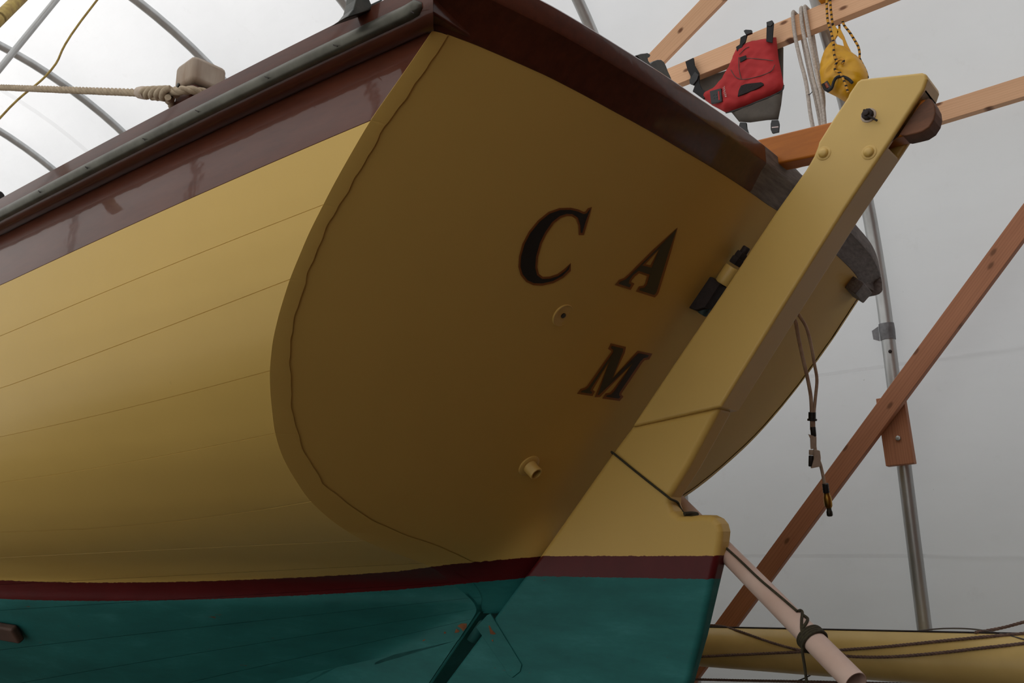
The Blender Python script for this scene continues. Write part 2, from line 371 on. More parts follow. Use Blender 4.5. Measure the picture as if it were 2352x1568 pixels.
# thin sheer strip imitating the faint shadow of a rope outside the cover
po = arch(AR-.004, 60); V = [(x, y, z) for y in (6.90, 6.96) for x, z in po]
struct(mesh('trim_1', V, [(i, i+1, n+i+1, n+i) for i in range(n-1)], M['fabric_lap_shadow']))

for k, py in enumerate((818, 1276)):          # welded laps of the cover, level along the wall
    z = onx(2200, py, XR-.0)[2]; xx = lambda z_: XR-.006+.07*(1-z_/ACZ)
    struct(mesh('trim_%d' % (k+2), [(xx(z-.008), -1.5, z-.008), (xx(z-.008), 7, z-.008), (xx(z+.008), 7, z+.008), (xx(z+.008), -1.5, z+.008)], [(0, 1, 2, 3)], M['fabric_lap_shadow'], None, False))
RIBY = [1.16, 2.27, 3.63, 4.945, 6.285, 7.465]
lab = {1.16: 'galvanised steel hoop running down behind the rudder head and diagonal brace', 2.27: 'galvanised steel hoop just above the middle of the taffrail', 3.63: 'galvanised steel hoop above the cleat on the port rail',
       4.945: 'galvanised steel hoop with a sleeve joint behind the mooring post', 6.285: 'galvanised steel hoop crossed by the thin yellow line', 7.465: 'galvanised steel hoop farthest forward at the left edge'}
for y in RIBY:
    o = thing('hoop_rib', (XR, y, 0), lab.get(y, 'galvanised steel hoop out of sight beyond the frame'), 'hoop', 'steel hoops of the tent')
    P = [(x, y, z) for x, z in arch(AR-.045, 60)]
    tube('pipe', P, .030, M['steel'], o, 14)
    a = math.radians(52)
    for s in (1,):
        Q = [(ACX+(AR-.045)*math.cos(t), y, ACZ+(AR-.045)*math.sin(t)) for t in np.linspace(a, a+.045, 4)]
        tube('sleeve', Q, .034, M['steel'], o, 14)
    if y == 1.16:
        def legpt(z): return np.array([ACX+AR-.045+.07*(1-z/ACZ), y, z])
        tube('tape_wrap', [legpt(2.50), legpt(2.545), legpt(2.575)], [.0335, .035, .0335], M['tape'], o, 12)
        c = legpt(2.53); mesh('tape_flap', [c+np.array(q) for q in [(-.02, .03, .035), (-.015, .062, .02), (-.02, .058, -.022), (-.02, .03, -.035)]], [(0, 1, 2, 3)], M['tape'], o)
        c = legpt(2.44); lathe('screw_head', c+np.array([-.028, -.010, 0]), (-1, -.35, 0), [(.008, 0), (.008, .004), (.004, .007)], M['iron'], o, 10)

# ---- timber on the starboard side of the tent
def timber(label, P0, P1, wdt, thk, face, mat, extra=None):
    o = board('timber_rail' if abs(P0[2]-P1[2]) < .05 else 'timber_brace', P0, P1, wdt, thk, face, mat); return tag(o, label, 'timber', 'timbers on the tent wall')
XB = 1.40                                   # inner face of the beam the vest hangs from
a, b = onx(1700, 113, XB), onx(1827, 57, XB); zb = (a[2]+b[2])/2
timber('pale pine rail from which the red vest and yellow bag hang', (XB+.022, -.9, zb), (XB+.022, 3.72, zb), .106, .044, (-1, 0, 0), M['pine'])
XD = 1.69
a, b = onx(2160, 262, XD), onx(2352, 192, XD); zd = (a[2]+b[2])/2
timber('pinkish pine rail at right edge, passing behind the rudder head', (XD+.019, -.9, zd), (XD+.019, 3.72, zd), .089, .038, (-1, 0, 0), M['pine'])
def oncyl(px, py, R):
    v = dr(px, py); A = v[0]**2+v[2]**2; B = 2*((C[0]-ACX)*v[0]+(C[2]-ACZ)*v[2]); c = (C[0]-ACX)**2+(C[2]-ACZ)**2-R*R
    return C+v*((-B+math.sqrt(B*B-4*A*c))/(2*A))
a, b = oncyl(1497, 148, 2.59), oncyl(1632, 8, 2.59); d = unit(b-a)
timber('pale pine brace slanting up out of frame above the vest rail', a-d*.28, b+d*1.1, .089, .038, (-1, -.25, -.35), M['pine'])
XW = 1.86
a, b = onx(2352, 512, XW), onx(1672, 1432, XW); d = unit(b-a)
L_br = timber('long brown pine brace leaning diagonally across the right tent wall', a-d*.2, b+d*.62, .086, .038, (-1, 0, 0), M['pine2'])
top = onx(2046, 912, 1.915); bot = onx(2070, 1068, 1.905)
blk = thing('timber_block', bot, 'short pine block bolted to the hoop leg under the diagonal brace', 'timber', 'timbers on the tent wall')
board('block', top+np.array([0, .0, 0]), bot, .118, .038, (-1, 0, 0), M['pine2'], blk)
c = onx(2063, 1006, 1.886); lathe('bolt_head', c, (-1, 0, 0), [(.011, 0), (.011, .007), (.006, .009)], M['steel'], blk, 6)

# ------------------------------------------------------------------ the boat: surfaces
Y0, K = 2.11988*2/2.35, -.937586
def yp(z): return Y0+K*(z-1.6)
def ontr0(px, py): v = dr(px, py); return C+v*(Y0/(v[1]-K*v[2]))
EDGE = [(997, 64), (943, 144), (895, 212), (849, 278), (809, 346), (764, 426), (708, 536), (665, 639), (640, 719), (625, 782), (618, 852), (620, 907), (629, 990), (645, 1044), (667, 1086), (707, 1147), (757, 1193), (796, 1220), (833, 1241), (900, 1268), (980, 1295)]
INN = [(1019, 93), (949, 196), (884, 290), (828, 383), (775, 472), (741, 540), (702, 632), (678, 712), (665, 782), (663, 852), (665, 916), (672, 964), (697, 1042), (740, 1113), (808, 1166), (860, 1198), (925, 1228), (1012, 1257), (1088, 1292)]
P = [ontr0(*p) for p in EDGE]
ez = [p[2] for p in P]+[1.51, 1.46, 1.40, .2]; ex = [-p[0] for p in P]+[.11, .07, .055, .05]
EZ = np.array(ez[::-1]+[3.2]); EX = np.array(ex[::-1]+[.98])
kz = np.linspace(EZ[0], EZ[-1], 600); kx = np.interp(kz, EZ, EX); ker = np.hanning(13); ker /= ker.sum(); kx = np.convolve(np.pad(kx, 6, 'edge'), ker, 'valid')
def e(z): return float(np.interp(z, kz, kx))
BUL = .15
def sstep(a, b, x): t = min(1, max(0, (x-a)/(b-a))); return t*t*(3-2*t)
def yedge(z): return yp(z)-BUL*(1-sstep(1.41, 1.52, z))
def bulge(x, z): return BUL*max(0, 1-(x/max(e(z), .06))**2)+.072*math.exp(-(x/.085)**2)*sstep(1.72, 1.56, z)*sstep(1.385, 1.42, z)*(1 if abs(x) < .9*max(e(z), .06) else .0+max(0, 1-(abs(x)/max(e(z), .06)-.9)*10))
def ytr(x, z): return yp(z)-bulge(x, z)
def ontr(px, py, off=0):
    v = dr(px, py); t = Y0/(v[1]-K*v[2])
    for _ in range(40):
        P = C+v*t; t = .5*t+.5*(Y0-bulge(P[0], P[2])-off)/(v[1]-K*v[2])
    return C+v*t
NT = unit((0, -1, K))                       # transom outward normal (aft and down)
BZ = [.2, .5, .8, 1.0, 1.2, 1.4, 1.6, 1.9, 2.3, 2.7, 3.2]; BX = [.06, .10, .35, .80, 1.06, 1.2, 1.28, 1.36, 1.42, 1.44, 1.44]
def hb(y, z):
    s = y-yedge(z)-max(0, (1.44-z)*1.5); s = max(0, s)
    s2 = s*s/(s+.12)                        # soft start, so the run leaves the post in a hollow curve
    g = 1-math.exp(-(s if z > 1.55 else s2+(s-s2)*sstep(1.42, 1.55, z))/1.75)
    b_ = e(z)+(max(float(np.interp(z, BZ, BX)), e(z))-e(z))*g
    return b_ if y < 4.5 else .02+(b_-.02)*(1-((y-4.5)/4.9)**2.2)        # fairing in to the stem
def hit(px, py, off=0.):
    v = dr(px, py); Ff = lambda t: (C+v*t)[0]+hb((C+v*t)[1], (C+v*t)[2])+off
    for t in np.linspace(.8, 6.5, 500):
        if Ff(t) > 0:
            lo, hi = t-.02, t
            for _ in range(26):
                q = (lo+hi)/2
                if Ff(q) > 0: hi = q
                else: lo = q
            return C+v*hi
    return None
YE = 9.4
class Line:
    """a line on the hull side, given in the photograph, as z(y)"""
    def __init__(s, pts, off=0., zend=None):
        Q = sorted([(p[1], p[2]) for p in (hit(*q, off) for q in pts) if p is not None])
        s.y = np.array([q[0] for q in Q]); s.z = np.array([q[1] for q in Q])
        if zend is not None: s.y = np.r_[s.y, YE]; s.z = np.r_[s.z, zend]
        k = min(3, len(s.y)-1); s.p = np.polyfit(s.y, s.z, min(2, k))
    def __call__(s, y):
        y = min(y, 4.6); lo, hi = s.y[0], s.y[-1]
        yy = min(max(y, lo-.4), hi); z = float(np.polyval(s.p, yy))
        if y > hi: z += (y-hi)*float(np.polyval(np.polyder(s.p), hi))*.5
        return z
    def start(s):
        y = yedge(s(s.y[0]))
        for _ in range(30): y = yedge(s(y))
        return y
LN = [Line([(975, 80), (800, 158), (544, 272), (340, 378), (0, 541)]),
      Line([(845, 281), (680, 347), (493, 430), (272, 531), (0, 655)]),
      Line([(730, 476), (566, 537), (280, 655), (0, 772)]),
      Line([(655, 647), (560, 680), (280, 790), (0, 892)]),
      Line([(623, 850), (300, 935), (0, 1003)]),
      Line([(631, 995), (300, 1060), (0, 1108)]),
      Line([(705, 1149), (600, 1176), (300, 1205), (0, 1222)])]
class Mid:
    def __init__(s, z0, z1, y1=3.8): s.a = z0; s.b = z1; s.y1 = y1; s.y = [yedge(z0)]
    def __call__(s, y): t = (min(y, 4.6)-s.y[0])/(s.y1-s.y[0]); return s.a+(s.b-s.a)*t
    def start(s):
        y = yedge(s.a)
        for _ in range(30): y = yedge(s(y))
        return y
zl = LN[-1](3.4)
LN += [Mid(1.622, zl-.095), Mid(1.560, zl-.19), Mid(1.500, zl-.285), Mid(1.455, 1.235), Mid(1.425, 1.11), Mid(1.395, .98), Mid(1.33, .84)]
TOPB = Line([(1000, 1304), (900, 1313), (700, 1327), (500, 1334), (250, 1335), (0, 1333)])
BOTB = Line([(1020, 1348), (900, 1353), (700, 1367), (400, 1378), (0, 1375)])
RZT, RZB = 1.5765, 1.5205                   # boot top on the rudder
def ztop(y): return float(np.interp(y, [1.60, 1.98], [RZT, TOPB(1.98)])) if y < 1.98 else TOPB(min(y, 4.2))
def zbot(y): return float(np.interp(y, [1.62, 2.05], [RZB-.002, BOTB(2.05)])) if y < 2.05 else BOTB(min(y, 4.2))
def pattr(V): return {'pt': [v[2]-ztop(v[1]) for v in V], 'pb': [v[2]-zbot(v[1]) for v in V]}

boat = thing('sailboat', (0, 2.4, 0), 'cream sailboat with varnished rails, dark red boot top and teal bottom', 'boat')
# inner seam of the plank ends on the transom
Q = [ontr(*p) for p in INN]; IZ = np.array([q[2] for q in Q][::-1]); IX = np.array([-q[0] for q in Q][::-1])
def ein(z):
    if z > IZ[-1]: return e(z)-(e(Q[0][2])-IX[-1])
    if z < IZ[0]: return max(.0, min(IX[0], e(z)-.02))
    return float(np.interp(z, IZ, IX))+.0022*math.sin(z*61)*math.sin(z*23+1)+.0012*math.sin(z*170)
def plank(A, B, mat, sgn=-1, rows=12, cols=46, name='plank'):
    fr = [0, .006, .03]+list(np.linspace(.03, .97, rows))[1:-1]+[.97, .994, 1]
    V = []; nc = cols+1; y0s = []
    for r_, f in enumerate(fr):
        zf = lambda y, f=f: A(y)*(1-f)+B(y)*f
        y = A.start()*(1-f)+B.start()*f
        for _ in range(25): y = yedge(zf(y))
        y0s.append(y)
        dip = (.0013 if A(2.) > 1.6 else .004) if f in (0, 1) else 0
        for c in range(nc):
            t = (c/cols)**1.7; yy = y+(YE-y)*t; z = zf(yy)
            V.append([sgn*(hb(yy, z)-dip), yy, z])
    nr = len(fr); Fc = [(r*nc+c, r*nc+c+1, (r+1)*nc+c+1, (r+1)*nc+c) for r in range(nr-1) for c in range(cols)]
    b0 = len(V)                             # plank end, lying on the transom
    for r_ in range(nr):
        p = V[r_*nc]; z = p[2]; xi = min(ein(z), abs(p[0])-.004); V.append([sgn*abs(p[0]), p[1]-.0015, z])
        xm = (abs(p[0])+xi)/2
        for x in (xm, xi): V.append([sgn*x, min(ytr(x, z), p[1])-.004, z])
    for r_ in range(nr-1):
        for k in range(2): a = b0+r_*3+k; Fc.append((a, a+1, a+4, a+3))
        Fc.append((r_*nc, b0+r_*3, b0+(r_+1)*3, (r_+1)*nc))
    me = bpy.data.meshes.new(name); me.from_pydata([tuple(map(float, v)) for v in V], [], Fc); me.materials.append(mat); me.materials.append(M['tpaint']); nside = (nr-1)*cols
    for i, p in enumerate(me.polygons): p.material_index = 1 if i >= nside else 0
    me.shade_smooth(); me.set_sharp_from_angle(angle=math.radians(22))
    for k, vals in pattr(V).items(): me.attributes.new(k, 'FLOAT', 'POINT').data.foreach_set('value', np.array(vals, 'f'))
    return link(bpy.data.objects.new(name, me), boat)
for sgn in (-1, 1):
    for j in range(len(LN)-1):
        if j == 0: o = plank(LN[0], LN[1], M['strake'], sgn, name='sheer_strake'); o['label'] = 'varnished mahogany sheer strake'
        else: plank(LN[j], LN[j+1], M['paint'], sgn)
# bottom of the hull down to the keel
for sgn in (-1, 1):
    V = []; rows = 14; cols = 24; A = LN[-1]
    for r_ in range(rows+1):
        f = r_/rows
        for c in range(cols+1):
            zt = A(A.start()); y0 = yedge(zt*(1-f)+.25*f) if False else A.start()
            yy = y0+(YE-y0)*(c/cols)**1.35; z = A(yy)*(1-f)+.28*f
            yy = max(yy, yedge(z)) if c == 0 else yy+max(0, yedge(z)-y0)*(1-c/cols)
            V.append([sgn*hb(yy, z), yy, z])
    nc = cols+1; o = mesh('bottom', V, [(r*nc+c, r*nc+c+1, (r+1)*nc+c+1, (r+1)*nc+c) for r in range(rows) for c in range(cols)], M['paint'], boat, True, pattr(V))
# sternpost and keel
V = []; zs = np.linspace(1.415, .28, 28)
for z in zs:
    for (x, dy) in ((-.05, .03), (-.05, -.004), (-.046, -.008), (.046, -.008), (.05, -.004), (.05, .03)): V.append((x, yp(z)-BUL+dy, z))
Fc = [(i*6+k, i*6+k+1, (i+1)*6+k+1, (i+1)*6+k) for i in range(len(zs)-1) for k in range(5)]
rawmesh('sternpost', V, Fc, M['paint'], boat, True, pattr(V)).data.set_sharp_from_angle(angle=math.radians(30))
box('keel', (0, 5.4, .22), (.07, 2.6, .07), M['teal'], boat)
# transom
RX = np.array([0, .41, .52, .641, .831, .998, 1.081]); RZ = np.array([2.463, 2.471, 2.475, 2.479, 2.488, 2.492, 2.492])
V = []; nu = 40; zs = np.r_[np.linspace(2.62, 1.62, 60), np.linspace(1.61, 1.41, 24)]
for z in zs:
    for i in range(nu+1):
        w_ = max(ein(z if z < 2.2 else 2.2+(z-2.2)*(2.504-2.2)/.42), .03); u = -1+2*i/nu; x = u*w_; zt = float(np.interp(abs(x), RX, RZ))+.012; zz = z if z < 2.2 else 2.2+(z-2.2)*(zt-2.2)/(2.62-2.2); V.append((x, ytr(x, zz), zz))
o = mesh('transom', V, [(r*(nu+1)+i, r*(nu+1)+i+1, (r+1)*(nu+1)+i+1, (r+1)*(nu+1)+i) for r in range(len(zs)-1) for i in range(nu)], M['tpaint'], boat, True, pattr(V)); transom = o
# deck and bulwark lining, so the hull is closed from above
V = []; ny = 36
for c in range(ny+1):
    yy = .99+(YE-.99)*c/ny; z = LN[0](yy)+.0; b_ = hb(yy, z)-.02
    for u in np.linspace(-1, 1, 13): V.append((u*b_, max(yy, ytr(u*b_, z)+.01) if c == 0 else yy, z-.02+.05*(1-u*u)*min(1, (yy-.9)/1.5)))
mesh('deck', V, [(r*13+i, r*13+i+1, (r+1)*13+i+1, (r+1)*13+i) for r in range(ny) for i in range(12)], M['bare_wood'], boat)

# ---- rails
yc = .968; xc = 1.081
PR = [(-.07, .0), (0., -.002), (.012, -.010), (.028, -.012), (.040, -.006), (.047, .002), (.050, .010), (.051, .040), (.050, .060), (.044, .066), (.0, .070), (-.07, .070)]
def side_rail(sgn, name):
    V = []; N = 60
    for c in range(N+1):
        t = (c/N)**1.5
        for (o_, h) in PR:
            y = (yc-o_)+(YE-(yc-o_))*t; yy = max(y, yc); z = LN[0](yy)+.002
            V.append((sgn*(hb(yy, z)+o_), y, z+h))
    k = len(PR); Fc = [(r*k+i, r*k+(i+1) % k, (r+1)*k+(i+1) % k, (r+1)*k+i) for r in range(N) for i in range(k)]+[list(range(k))]
    o = mesh(name, V, Fc, M['mahog'] if sgn < 0 else M['grey_wood'], boat); o.data.set_sharp_from_angle(angle=math.radians(38)); return o
port_rail = side_rail(-1, 'side_rail'); side_rail(1, 'side_rail')
# metal half-round along the port and starboard rails
for sgn in (-1, 1):
    V = []; N = 76; prof = [(.045, .004), (.053, .003), (.059, .007), (.0625, .0155), (.061, .024), (.056, .030), (.045, .031)]
    for c in range(N+1):
        y = .945+(YE-.945)*(c/N)**1.5; yy = max(y, yc); z = LN[0](yy)-.004; b_ = hb(yy, z)
        sc_ = 1 if c > 0 else .4
        for (o_, h) in prof: V.append((sgn*(b_+.045+(o_-.045)*sc_), y, z+.017+(h-.017)*sc_))
    k = len(prof); o = mesh('metal_rub_strip', V, [(r*k+i, r*k+i+1, (r+1)*k+i+1, (r+1)*k+i) for r in range(N) for i in range(k-1)]+[list(range(k))], M['metal'], boat)
    o['label'] = 'dull grey metal half-round strip'
    if sgn < 0:
        for px, py in [(947, 28), (770, 105), (612, 178), (452, 255), (330, 320), (198, 385), (90, 440)]:
            p = hit(px, py, .0625); d_ = unit(hit(px-12, py+6, .0625)-p)
            V, Fc = box_data(p, (.0008, .0062, .0009), np.stack([np.cross(d_, (0, 0, 1)), d_*.8+np.array([0, 0, .6]), (0, 0, 1)], 1)); mesh('screw_slot', V, Fc, M['iron'], o, False)
def taff(x0, x1, mat, name='taffrail', N=36):
    V = []
    for c in range(N+1):
        x = x0+(x1-x0)*c/N; z = float(np.interp(abs(x), RX, RZ)); y = ytr(x, z); hs = .112-.042*sstep(.93, 1.10, abs(x)); r_ = sstep(1.02, 1.081, abs(x))
        for (o_, h) in [(-.06, 0), (0, -.002), (.006, .004), (.010, .010), (.036, .046), (.048, .056), (.050, .062), (.050, hs-.008), (.046, hs-.002), (.038, hs), (-.06, hs)]:
            if r_ > 0 and h > .07: h = min(h, hs)
            V.append((x*(1+o_/xc), y-o_, z+h))
    k = 11; o = mesh(name, V, [(r*k+i, r*k+(i+1) % k, (r+1)*k+(i+1) % k, (r+1)*k+i) for r in range(N) for i in range(k)]+[list(range(k)), [N*k+i for i in range(k)]], mat, boat)
    o.data.set_sharp_from_angle(angle=math.radians(32)); return o
taff(-xc, -.10, M['mahog'], N=44)
for sgn in (-1, 1): box('corner_block', (sgn*1.062, 1.006, 2.525), (.055, .065, .030), M['mahog'] if sgn < 0 else M['grey_wood'], boat, None, .004)
o = taff(-.099, xc, M['grey_wood'], N=44); o['label'] = 'weathered grey stretch of the taffrail'
# block under the starboard end of the taffrail
p = [ontr(*q) for q in crop([(720, 1005), (855, 1160), (715, 1318), (590, 1175)], 1850, 480, 6.535)]
o = prism('rail_bracket', [q+NT*-.01 for q in p], NT*.055, M['grey_wood'], boat, .004)

# ---- lettering
def letter(poly, holes, name, lab_):
    """painted letter: a copper outline and a black fill lying on the transom"""
    grp = None
    for mt, off, dd, nm in ((M['gold'], 4.6, .0012, name), (M['ink'], -.4, .0022, 'letter_fill')):
        po = offset_poly(poly, off); ho = [offset_poly(h, -off) for h in holes]
        Vv, T = fill2d(po, ho, 14); V3 = [ontr(v[0], v[1], dd/math.cos(.75)) for v in Vv]
        o = mesh(nm, V3, T, mt, transom if grp is None else grp, True)
        if grp is None: grp = o; o.parent = transom; o.matrix_parent_inverse = Matrix.Identity(4); o['label'] = lab_
        else: o.parent = transom; o.matrix_parent_inverse = Matrix.Identity(4)
    return grp
def cr8(p): return crop(p, 1100, 400, 2.851)
Cp = cr8([(732, 225), (700, 310), (678, 385), (666, 385), (664, 335), (648, 285), (612, 262), (575, 260), (530, 275), (482, 312), (435, 380), (400, 450), (375, 540), (370, 610), (382, 660), (415, 685), (465, 683), (520, 665), (565, 632), (598, 590), (590, 625), (545, 668), (485, 700), (415, 716), (360, 714), (318, 695), (285, 655), (271, 605), (275, 540), (297, 460), (337, 383), (395, 312), (462, 258), (530, 234), (600, 232), (648, 243), (685, 260), (705, 255), (722, 232)])
Ap = cr8([(1296, 358), (1245, 510), (1166, 768), (1160, 780), (1148, 792), (1047, 760), (1055, 746), (1083, 742), (1100, 722), (1118, 658), (1046, 634), (1012, 660), (987, 692), (982, 714), (1000, 722), (988, 742), (912, 718), (925, 702), (957, 690), (988, 663), (1150, 502)])
Ah = cr8([(1183, 486), (1130, 610), (1070, 596)])
Mp = cr8([(870, 1122), (948, 1140), (943, 1165), (874, 1338), (1044, 1170), (1116, 1184), (1107, 1200), (1080, 1205), (1060, 1225), (922, 1430), (919, 1446), (929, 1456), (917, 1470), (830, 1458), (838, 1446), (865, 1440), (885, 1420), (1008, 1237), (788, 1446), (776, 1446), (858, 1218), (738, 1400), (730, 1416), (744, 1426), (737, 1438), (664, 1428), (673, 1416), (700, 1408), (718, 1394), (879, 1166), (880, 1150), (862, 1138)])
letter(Cp, [], 'painted_letter', 'black letter C with a copper outline'); letter(Ap, [Ah], 'painted_letter', 'black letter A with a copper outline'); letter(Mp, [], 'painted_letter', 'black letter M with a copper outline')
# ---- through-hull fittings on the transom
def on_transom_child(o): o.parent = transom; o.matrix_parent_inverse = Matrix.Identity(4); return o
p = ontr(1293, 724); on_transom_child(lathe('drain_flange', p-NT*.002, NT, [(.030, 0), (.030, .0028), (.0285, .0040), (.026, .0028), (.010, .0034), (.0075, .0034), (.0065, .003), (.0065, -.002)], M['cream']))
on_transom_child(lathe('drain_hole', p, NT, [(.0062, .001), (.0062, .0030)], M['ink']))
p = ontr(1215, 1069); ax = unit(NT+np.array([0, -.3, .15])); o = on_transom_child(lathe('exhaust_flange', p-NT*.002, NT, [(.033, 0), (.033, .004), (.030, .006), (.02, .0065)], M['cream']))
on_transom_child(lathe('exhaust_pipe', p, NT, [(.021, 0), (.019, .006), (.0185, .034), (.0175, .036), (.014, .036), (.0135, .012)], M['cream']))
on_transom_child(lathe('exhaust_bore', p, NT, [(.0136, .002), (.0136, .014)], M['ink']))

# ------------------------------------------------------------------ rudder
TH = .0508
headpx = [(1450, 980), (1545, 838), (1655, 676), (1785, 480), (1850, 389), (1868, 358), (1877, 335), (1879, 326), (1912, 273), (1946, 222), (1949, 214), (1968, 186), (1977, 180), (2117, 165), (2128, 168), (2130, 180), (2121, 206), (2044, 324), (1984, 413), (1939, 480), (1800, 700), (1655, 934)]
H3 = [onx(a, b, -TH) for a, b in headpx]
head = prism('rudder_head', H3, (2*TH, 0, 0), M['cream'], boat, 0)
slotpx = [(2160, 190), (2131, 216), (1905, 276), (1820, 300), (1800, 370), (1872, 352), (2067, 337), (2110, 337)]
cut = prism('cutter', [onx(a, b, -.031) for a, b in slotpx], (.062, 0, 0), M['iron'])
bo = head.modifiers.new('b', 'BOOLEAN'); bo.object = cut; bo.operation = 'DIFFERENCE'; bo.solver = 'EXACT'
dg = bpy.context.evaluated_depsgraph_get(); me = bpy.data.meshes.new_from_object(head.evaluated_get(dg)); head.modifiers.clear(); head.data = me
bpy.data.objects.remove(cut); bevel(head, .010, 4, 50)
rudder = head; rudder['label'] = 'cream rudder head with two rivets and a tiller bolt'
bladepx = [(1450, 978), (1405, 1038), (1237, 1277), (1020, 1568), (905, 1722), (1540, 1722), (1580, 1568), (1608, 1462), (1637, 1326), (1647, 1282), (1654, 1244), (1656, 1220), (1651, 1202), (1640, 1189), (1625, 1182), (1603, 1182), (1580, 1185), (1557, 1183), (1543, 1173), (1536, 1155), (1537, 1140), (1555, 1112), (1581, 1070), (1655, 932)]
def bth(y, z): return max(.008, -.0351+.020*y+.030*z-.003)
B3 = [onx(a, b, -.044) for a, b in bladepx]; nb = len(B3)
V = [np.array([-bth(q[1], q[2]), q[1], q[2]]) for q in B3]+[np.array([bth(q[1], q[2]), q[1], q[2]]) for q in B3]
# heights are measured on the real (slightly recessed) face so the outline keeps its place in view
for i, (a, b) in enumerate(bladepx):
    q = B3[i]
    for _ in range(6): q = onx(a, b, -bth(q[1], q[2]))
    V[i] = q; V[nb+i] = np.array([-q[0], q[1], q[2]])
Fc = [list(range(nb)), list(range(2*nb-1, nb-1, -1))]+[(i, (i+1) % nb, nb+(i+1) % nb, nb+i) for i in range(nb)]
att = {'pt': [v[2]-RZT for v in V], 'pb': [v[2]-RZB for v in V]}
blade = mesh('rudder_blade', V, Fc, M['paint'], boat, False, att); bevel(blade, .016, 4, 50)
blade['label'] = 'cream and teal rudder blade with a dark red band'
def on_head(o): o.parent = head; o.matrix_parent_inverse = Matrix.Translation(boat.location); o.matrix_parent_inverse = Matrix.Identity(4); return o
for px, py in ((1892, 352), (1996, 350)):
    p = onx(px, py, -TH); on_head(lathe('rivet', p, (-1, 0, 0), [(.0175, -.001), (.0175, .0012), (.0155, .002), (.0122, .002), (.0115, .006), (.008, .0092), (.003, .0104)], M['cream'], None, 28))
p = onx(1995, 265, -TH)
on_head(lathe('bolt_washer', p, (-1, 0, 0), [(.0185, -.001), (.0175, .0025), (.013, .003)], M['tape_w'], None, 18))
on_head(lathe('bolt_nut', p, (-1, 0, 0), [(.0135, .001), (.0135, .011), (.011, .013), (.007, .013), (.0065, .020), (.004, .021)], M['iron'], None, 10))
on_head(tube('cotter_pin', [onx(1984, 252, -TH-.012), onx(1995, 266, -TH-.014), onx(2015, 277, -TH-.009)], .0025, M['iron'], None, 6))
# tiller through the slot
tp = [(2128, 226), (2138, 230), (2145, 243), (2147, 258), (2143, 274), (2132, 290), (2115, 301), (2098, 306), (2080, 310), (1980, 335), (1876, 357), (1795, 374), (1640, 408), (1600, 395), (1600, 362), (1740, 320), (1905, 280), (2020, 250)]
tl = prism('tiller', [onx(a, b, -.0285) for a, b in tp], (.057, 0, 0), M['tiller'], boat, .006, 3); tl['label'] = 'varnished wooden tiller through the rudder head'
hp = [(2130, 224), (2140, 228), (2147, 242), (2149, 258), (2145, 275), (2134, 292), (2117, 303), (2098, 308), (2080, 312), (2060, 310), (2080, 280), (2110, 240)]
th_ = prism('tiller_heel', [onx(a, b, -.0290) for a, b in hp], (.058, 0, 0), M['heel'], boat, .004, 2)
# upper gudgeon and pintle in the gap
AXD = unit((0, K, 1.))
def axp(px, py, x=-.0): return onx(px, py, x)
g0 = axp(1640, 690); 
def axcyl(name, pa, pb, r, mat, n=14, hexa=False):
    a, b = axp(*pa), axp(*pb); L = np.linalg.norm(b-a); ch = min(.003, L*.2)
    return lathe(name, a, b-a, [(r-.002, 0), (r, ch), (r, L-ch), (r-.002, L)], mat, boat, 6 if hexa else n)
q = [axp(*t) for t in crop([(195, 1320), (560, 770), (690, 800), (825, 930), (560, 1340), (380, 1385)], 1560, 540, 7.84)]
prism('gudgeon', [v+np.array([-.030, 0, 0]) for v in q], (.060, 0, 0), M['iron'], boat, .003)
q = [axp(*t) for t in crop([(170, 1330), (545, 745), (730, 455), (800, 500), (610, 790), (210, 1330)], 1560, 540, 7.84)]
prism('gudgeon_plate', [v+np.array([-.034, 0, 0]) for v in q], (.068, 0, 0), M['bronze'], boat, .002)
axcyl('pintle_sleeve', (1659, 652), (1684, 613), .022, M['cream'])
axcyl('pintle_nut', (1687, 607), (1697, 592), .019, M['iron'], hexa=True); axcyl('pintle_nut', (1697, 593), (1706, 580), .017, M['iron'], hexa=True)
axcyl('pintle_pin', (1702, 588), (1716, 567), .0105, M['iron'])
axcyl('pintle_foot', (1612, 722), (1626, 700), .014, M['verdigris'])
# lower gudgeon straps
lp = [(1120, 1412), (1128, 1408), (1200, 1526), (1196, 1542), (1178, 1556), (1166, 1548), (1162, 1536), (1095, 1440)]
f_ = lambda a, b: (lambda q: onx(a, b, -bth(q[1], q[2])))(onx(a, b, -.040))
o = prism('pintle_strap', [f_(a, b)+np.array([.002, 0, 0]) for a, b in lp], (-.006, 0, 0), M['paint'], boat, .002)
for k in ('pt', 'pb'): o.data.attributes.new(k, 'FLOAT', 'POINT').data.foreach_set('value', np.full(len(o.data.vertices), -1., 'f'))
a, b = onx(1112, 1418, 0), onx(1082, 1466, 0); lathe('pintle_knuckle', a, b-a, [(.020, 0), (.026, .006), (.026, np.linalg.norm(b-a)-.006), (.02, np.linalg.norm(b-a))], M['teal'], boat, 14)
gp = [onx(1060, 1448, -.052), onx(1075, 1425, -.052), onx(1122, 1402, -.03), onx(1128, 1418, -.03), onx(1085, 1480, -.03), onx(1072, 1470, -.05)]
